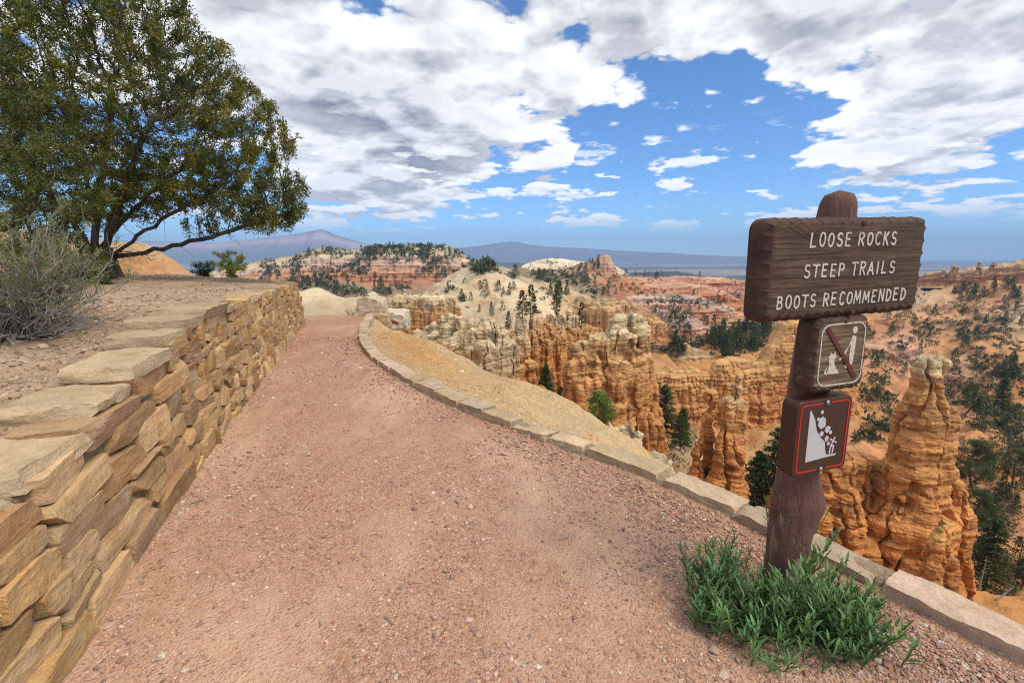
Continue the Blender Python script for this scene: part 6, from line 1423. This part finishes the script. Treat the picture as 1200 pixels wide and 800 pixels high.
    yl = np.clip(0.30 + 0.9 * fbm(C[:, 0] / 0.45, C[:, 1] / 0.45, C[:, 2] / 0.45 + 9, 2) + rg.normal(0, 0.25, n), 0, 1)[:, None]
    col = (1 - yl) * np.array([0.058, 0.086, 0.026]) + yl * np.array([0.27, 0.235, 0.030]); col *= rg.uniform(0.65, 1.3, (n, 1))
    V, F, c = leaf_quads(C, D, rg.uniform(0.04, 0.075, n), rg.uniform(0.016, 0.028, n), rg, col)
    link('crown', make_mesh('crown', V - base, F, c, False), M['leaf'], root); print('big tree', len(nodes), n)
build_big_tree()
def build_juniper(name, label, base, ells, seed, col, nleaf=44, step=0.09, infl=0.8, kill=0.15, lsz=0.046, tip=0.004, stems=3, cat='tree'):
    rg = np.random.default_rng(seed); A = np.concatenate([in_ell(n, c, r, rg, 0.25) for n, c, r in ells]); starts = [(base - np.array([0, 0, .08]), -1)]
    for k in range(stems):
        c, r = ells[k % len(ells)][1:]; p = 0; n = 8
        for t in np.linspace(0, 0.85, n + 1)[1:]: starts.append((base + (np.array(c) + rg.normal(0, 0.15, 3) - base) * t + rg.normal(0, 0.03, 3), p)); p = len(starts) - 1
    nodes, par = colonise(A, starts, step, infl, kill, seed + 1, 90); root = empty(name, tuple(base)); tag(root, label, cat)
    mb = MB(); rad, kids = branch_mesh(mb, nodes, par, tip, 2.2, 0.12); link('trunk', mb.mesh('trunk', True, None, base), M['bark'], root)
    tips = np.where(rad < tip * 2.6)[0]; pp = nodes[np.maximum(par[tips], 0)]; tp = nodes[tips]
    C = np.repeat(tp, nleaf, 0); C = C + (np.repeat(pp, nleaf, 0) - C) * rg.random((len(C), 1)) + rg.normal(0, step * 0.42, C.shape); D = np.repeat(tp - pp, nleaf, 0) / step + rg.normal(0, 0.55, C.shape) + np.array([0, 0, -0.1]); n = len(C)
    cc = np.array(col)[None] * (1 + 0.35 * fbm(C[:, 0] / .3, C[:, 1] / .3, C[:, 2] / .3, 2))[:, None] * rg.uniform(0.65, 1.3, (n, 1)) * np.array([1, 1, 1]) + np.array([0.05, 0.03, 0]) * (rg.random((n, 1)) < 0.12)
    V, F, c = leaf_quads(C, D, rg.uniform(0.7, 1.4, n) * lsz, lsz * 0.38, rg, np.clip(cc, .01, .4)); link('crown', make_mesh('crown', V - base, F, c, False), M['leaf'], root)
jb = P(20, 345, 7.2); jb[2] = float(terrace_height(np.array([jb[0]]), np.array([7.2]))[0])
def e3(px, py, Y, r, n): return (n, P(px, py, Y), r)
build_juniper('juniper_tree', 'olive green juniper with drooping foliage in front of the big dark tree', jb,
    [e3(35, 130, 7.2, (0.8, 0.7, 0.45), 300), e3(60, 185, 7.0, (0.8, 0.7, 0.45), 360), e3(75, 235, 7.0, (0.7, 0.6, 0.35), 300), e3(-20, 160, 7.3, (0.9, 0.8, 0.8), 170), e3(-60, 80, 7.4, (0.9, 0.9, 0.7), 160), e3(10, 80, 7.3, (0.7, 0.6, 0.5), 110), e3(95, 250, 6.9, (0.45, 0.4, 0.2), 70), e3(15, 270, 7.2, (0.8, 0.6, 0.4), 200), e3(70, 292, 7.0, (0.5, 0.5, 0.28), 130), e3(5, 305, 7.1, (0.7, 0.5, 0.3), 150), e3(105, 300, 7.3, (0.35, 0.4, 0.22), 70)], 51, (0.115, 0.130, 0.034))
jb2 = P(128, 352, 7.4); jb2[2] = float(terrace_height(np.array([jb2[0]]), np.array([7.4]))[0])
build_juniper('juniper_bush', 'low dark green juniper bush crouching at the foot of the big tree', jb2, [(70, jb2 + np.array([-0.1, 0, 0.16]), (0.32, 0.3, 0.15)), (50, jb2 + np.array([-0.5, 0.1, 0.2]), (0.35, 0.3, 0.2))], 52, (0.060, 0.078, 0.022), stems=4, step=0.06, infl=.5, kill=.1, lsz=.03, cat='bush')
for px, Y, h, nm, lb, col in [(272, 12.75, 0.86, 'juniper_bush', 'rounded yellow green bush on the far rim of the terrace', (0.20, 0.225, 0.035)), (240, 12.7, 0.55, 'juniper_bush', 'small dark bush on the terrace rim left of a yellow green one', (0.035, 0.052, 0.03))]:
    b = P(px, 323, Y); b[2] = float(terrace_height(np.array([b[0]]), np.array([Y]))[0]) - 0.02
    build_juniper(nm, lb, b, [(170, b + np.array([0, 0, h * .5]), (h * .62, h * .5, h * .48))], int(px), col, 60, 0.07, .6, .11, 0.035, cat='bush', stems=4)

# ------------------------------------------------------------------ sagebrush at the left
def build_sage():
    rg = np.random.default_rng(61); Y0 = 3.3; b = P(18, 400, Y0); b[2] = float(terrace_height(np.array([b[0]]), np.array([Y0]))[0]) - 0.02
    root = empty('sagebrush', tuple(b)); tag(root, 'tangled grey sagebrush with bare twigs and small green leaves beside the wall', 'shrub'); mb = MB(); LC, LD, LK = [], [], []
    for k in range(210):
        a = rg.uniform(0, 2 * np.pi); el = rg.uniform(0.05, 1.35); L = rg.uniform(0.40, 1.12) * (0.65 + 0.35 * math.sin(el)) * (1.05 if math.cos(a) < 0.3 else 0.85)
        d = np.array([math.cos(a) * math.cos(el), math.sin(a) * math.cos(el), math.sin(el)]); p0 = b + np.array([rg.normal(0, .10), rg.normal(0, .08), 0.01]); n = 9; t = np.linspace(0, 1, n)
        c1 = np.cumsum(rg.normal(0, 0.022, (n, 3)), 0); pts = p0 + d[None] * (t * L)[:, None] + c1; pts[:, 2] += -0.10 * np.cos(el) * t**2 + 0.08 * t * np.cos(el); pts[:, 2] = np.maximum(pts[:, 2], b[2] + 0.03)
        mb.add(*tube(pts, 0.0065 * rg.uniform(0.5, 1.2) * (1 - 0.75 * t) + 0.0012, 5))
        for s in range(rg.integers(4, 9)):
            i = rg.integers(3, n); dd = d + rg.normal(0, 0.75, 3); dd[2] += 0.2; dd /= np.linalg.norm(dd); l2 = rg.uniform(0.06, 0.26); q = np.stack([pts[i], pts[i] + dd * l2 * .5 + rg.normal(0, .014, 3), pts[i] + dd * l2 + rg.normal(0, .02, 3)]); mb.add(*tube(q, [0.0026, 0.002, 0.0009], 4))
            hgt = (q[2, 2] - b[2])
            if rg.random() < np.clip((hgt - 0.18) * 2.6, 0.03, 0.95):
                m = 44; f = rg.random((m, 1)); LC.append(q[0] + (q[2] - q[0]) * f * 1.05 + rg.normal(0, .010, (m, 3))); LD.append(dd[None] + rg.normal(0, .7, (m, 3))); LK.append(np.full(m, rg.random()))
    link('twigs', mb.mesh('twigs', True, None, b), M['twig'], root); C = np.concatenate(LC); D = np.concatenate(LD); k = np.concatenate(LK)[:, None]; n = len(C)
    col = (1 - k) * np.array([0.125, 0.155, 0.065]) + k * np.array([0.24, 0.25, 0.12]); V, F, c = leaf_quads(C, D, rg.uniform(0.012, 0.026, n), rg.uniform(0.005, 0.009, n), rg, col * rg.uniform(.75, 1.25, (n, 1)))
    link('leaves', make_mesh('leaves', V - b, F, c, False), M['leaf'], root); print('sage leaves', n)
build_sage()
def dead_bush(px, py, Y, h, label, seed, z=None):
    rg = np.random.default_rng(seed); b = P(px, py, Y); b[2] = z if z is not None else b[2]; mb = MB()
    for k in range(26):
        a = rg.uniform(0, 6.28); el = rg.uniform(0.5, 1.4); d = np.array([math.cos(a) * math.cos(el), math.sin(a) * math.cos(el), math.sin(el)]); L = h * rg.uniform(.5, 1.1); pts = np.array([[0, 0, 0], d * L * .5 + rg.normal(0, .04 * h, 3), d * L + rg.normal(0, .08 * h, 3)]); mb.add(*tube(pts, [.008, .005, .002], 4)); e = pts[1]; mb.add(*tube(np.array([e, e + (d + rg.normal(0, .5, 3)) * L * .3]), [.004, .002], 4))
    tag(link('dead_bush', mb.mesh('dead_bush'), M['twig'], None, tuple(b)), label, 'bush')
dead_bush(410, 368, 13.6, 0.42, 'bare dead bush sticking up past the end of the path', 71, z=-0.25)

# ------------------------------------------------------------------ leafy plants round the post
def build_plants():
    rg = np.random.default_rng(81); px0 = POST_BASE
    clumps = [('leafy_plant', 'tall leafy green plant growing against the right side of the sign post', [(0.13, 0.06, 0.11, 14, 0.40), (0.20, -0.02, 0.09, 10, 0.26)]),
              ('leafy_plant', 'spreading green plant left of the sign post foot', [(-0.20, -0.02, 0.13, 34, 0.27), (-0.31, -0.15, 0.10, 24, 0.19), (-0.13, 0.04, 0.07, 12, 0.33)]),
              ('leafy_plant', 'green plant sprouting in front of the sign post', [(0.03, -0.16, 0.08, 30, 0.30), (-0.07, -0.13, 0.07, 24, 0.26), (-0.10, -0.20, 0.07, 14, 0.18), (0.10, -0.24, 0.10, 20, 0.18), (-0.10, -0.28, 0.10, 16, 0.13)]),
              ('leafy_plant', 'dense low green plant on the gravel right of the sign post', [(0.19, -0.15, 0.10, 36, 0.26), (0.25, -0.26, 0.10, 24, 0.20), (0.15, -0.30, 0.09, 16, 0.14)]),
              ('leafy_plant', 'single pale sprig standing apart at the right of the plants', [(0.42, -0.12, 0.02, 3, 0.11)])]
    for nm, lb, sets in clumps:
        b = np.array([px0[0] + sets[0][0], px0[1] + sets[0][1], float(path_z(np.array([px0[0] + sets[0][0]]), np.array([px0[1] + sets[0][1]]))[0])]); mb = MB(); root = empty(nm, tuple(b)); tag(root, lb, 'plant'); LV, LF, LC = [], [], []; nv = 0
        for ox, oy, sp, ns, hh in sets:
            for k in range(ns):
                p0 = np.array([px0[0] - 0.085 + ox + rg.normal(0, sp * .55), px0[1] + oy + rg.normal(0, sp * .55), b[2]]); a = rg.uniform(0, 6.28); out = np.array([ox, oy]) ; out = out / (np.linalg.norm(out) + 1e-6); L = hh * rg.uniform(.55, 1.12); tilt = rg.uniform(0.1, 0.55)
                d = np.array([math.cos(a) * tilt * .6 + out[0] * tilt * .45, math.sin(a) * tilt * .6 + out[1] * tilt * .45, 1.0]); d /= np.linalg.norm(d); n = 7; t = np.linspace(0, 1, n); pts = p0 + d * (t * L)[:, None]; pts[:, :2] += (d[:2] * 0.25 * L)[None] * (t**2)[:, None]; pts += np.cumsum(rg.normal(0, .003, (n, 3)), 0)
                mb.add(*tube(pts, 0.0024 * (1 - .6 * t) + .0006, 5)); nl = int(7 + L * 44); shade = rg.uniform(.75, 1.2)
                for j in range(nl):
                    f = 0.12 + 0.88 * (j + rg.random() * .5) / nl; q = np.array([np.interp(f, t, pts[:, c]) for c in range(3)]); la = j * 2.4 + rg.normal(0, .4); up = 0.75 + 1.1 * f + rg.normal(0, .25); ld = np.array([math.cos(la), math.sin(la), up]); ld /= np.linalg.norm(ld); ll = rg.uniform(.042, .080) * (1.05 - .40 * f); w = ll * rg.uniform(.080, .125)
                    sd = np.cross(ld, [0, 0, 1.0]); sd /= np.linalg.norm(sd) + 1e-6; nn = np.cross(sd, ld); u = np.array([0, .25, .5, .78, 1.0]); ww = np.array([.12, .85, 1, .62, .02]) * w; ax = q + ld * (u * ll)[:, None] - nn * (0.30 * ll * u**2)[:, None] * rg.uniform(-.2, 1)
                    left = ax + sd * ww[:, None] + nn * (ww * .35)[:, None]; right = ax - sd * ww[:, None] + nn * (ww * .35)[:, None]; V = np.stack([left, ax, right], 1).reshape(-1, 3); LV.append(V); LF.append(grid_faces(5, 3) + nv); nv += 15
                    g = np.array([0.105, 0.195, 0.070]) * shade * rg.uniform(.8, 1.2) * (1 + .45 * f); g = g + np.array([0.14, 0.08, 0.01]) * (rg.random() < .07 * (1.3 - f)) + np.array([.0, .006, .014]) * rg.random(); LC.append(np.broadcast_to(g, (15, 3)))
        link('stems', mb.mesh('stems', True, None, b), M['stem'], root); link('leaves', make_mesh('leaves', np.concatenate(LV) - b, np.concatenate(LF), np.concatenate(LC)), M['leaf'], root)
M['stem'] = mat_plain('stem', (0.10, 0.12, 0.045), .6, .2, 0, .2, 40); build_plants()
# dry straw and twigs
def straw():
    rg = np.random.default_rng(91); mb = MB()
    for k in range(900):
        a = rg.uniform(0, 6.28); r = abs(rg.normal(0, .22)); x = POST_BASE[0] + r * math.cos(a) + .03; y = POST_BASE[1] - .10 + r * .8 * math.sin(a); z = float(path_z(np.array([x]), np.array([y]))[0]) + rg.uniform(.004, .02); b = rg.uniform(0, 6.28); L = rg.uniform(.02, .08); d = np.array([math.cos(b), math.sin(b), rg.uniform(-.05, .22)]) * L; p = np.array([x, y, z]); mb.add(*tube(np.array([p, p + d * .5 + rg.normal(0, .004, 3), p + d]), [.0009, .0008, .0005], 3), col=np.array([.30, .20, .09]) * rg.uniform(.5, 1.3))
    tag(link('dry_straw', mb.mesh('dry_straw'), M['pebble']), None, None, None, 'stuff')
straw()
for px, py, L, a, lb in [(455, 725, .07, -.7, 'short pale twig on the path below its middle'), (660, 634, .06, .1, 'pale straight twig on the path right of the centre'), (338, 560, .09, .9, 'grey twig lying near the foot of the left wall'), (535, 590, .06, 2.2, 'thin dark twig on the gravel at the path centre'), (720, 590, .05, -.4, 'small brown twig near the kerb left of the sign'), (232, 590, .10, .5, 'curved grey twig on the gravel by the wall'), (815, 690, .08, .9, 'dark twig left of the plants at the post')]:
    p = G(px, py); p[2] = float(path_z(np.array([p[0]]), np.array([p[1]]))[0]) + .008; d = np.array([math.cos(a), math.sin(a), .04]) * L / 2; V, F = tube(np.array([-d, d * .1 + np.array([.004, -.004, .004]), d]), [.0028, .0034, .0018], 6); tag(link('twig', make_mesh('twig', V, F), M['twig'], None, tuple(p)), lb, 'twig')

# ------------------------------------------------------------------ the air
def build_haze():
    x, y0, y1, z0, z1 = 24000, -400, 9900, -135, 400
    V = [(-x, y0, z0), (x, y0, z0), (x, y1, z0), (-x, y1, z0), (-x, y0, z1), (x, y0, z1), (x, y1, z1), (-x, y1, z1)]
    F = np.array([(0, 3, 2, 1), (4, 5, 6, 7), (0, 1, 5, 4), (1, 2, 6, 5), (2, 3, 7, 6), (3, 0, 4, 7)])
    m = bpy.data.materials.new('haze'); m.use_nodes = True; t = NT(m.node_tree); t.n.remove(t.n['Principled BSDF']); v = t.node('ShaderNodeVolumePrincipled'); v.inputs['Color'].default_value = HAZE_COL + (1,); v.inputs['Density'].default_value = HAZE_D; v.inputs['Anisotropy'].default_value = 0.0
    t.l.new(v.outputs[0], t.n['Material Output'].inputs['Volume']); o = link('haze', make_mesh('haze', V, F, None, False), m); tag(o, None, None, None, 'stuff')
HAZE_COL = (0.42, 0.63, 1.0); HAZE_D = 0.00016
build_haze()
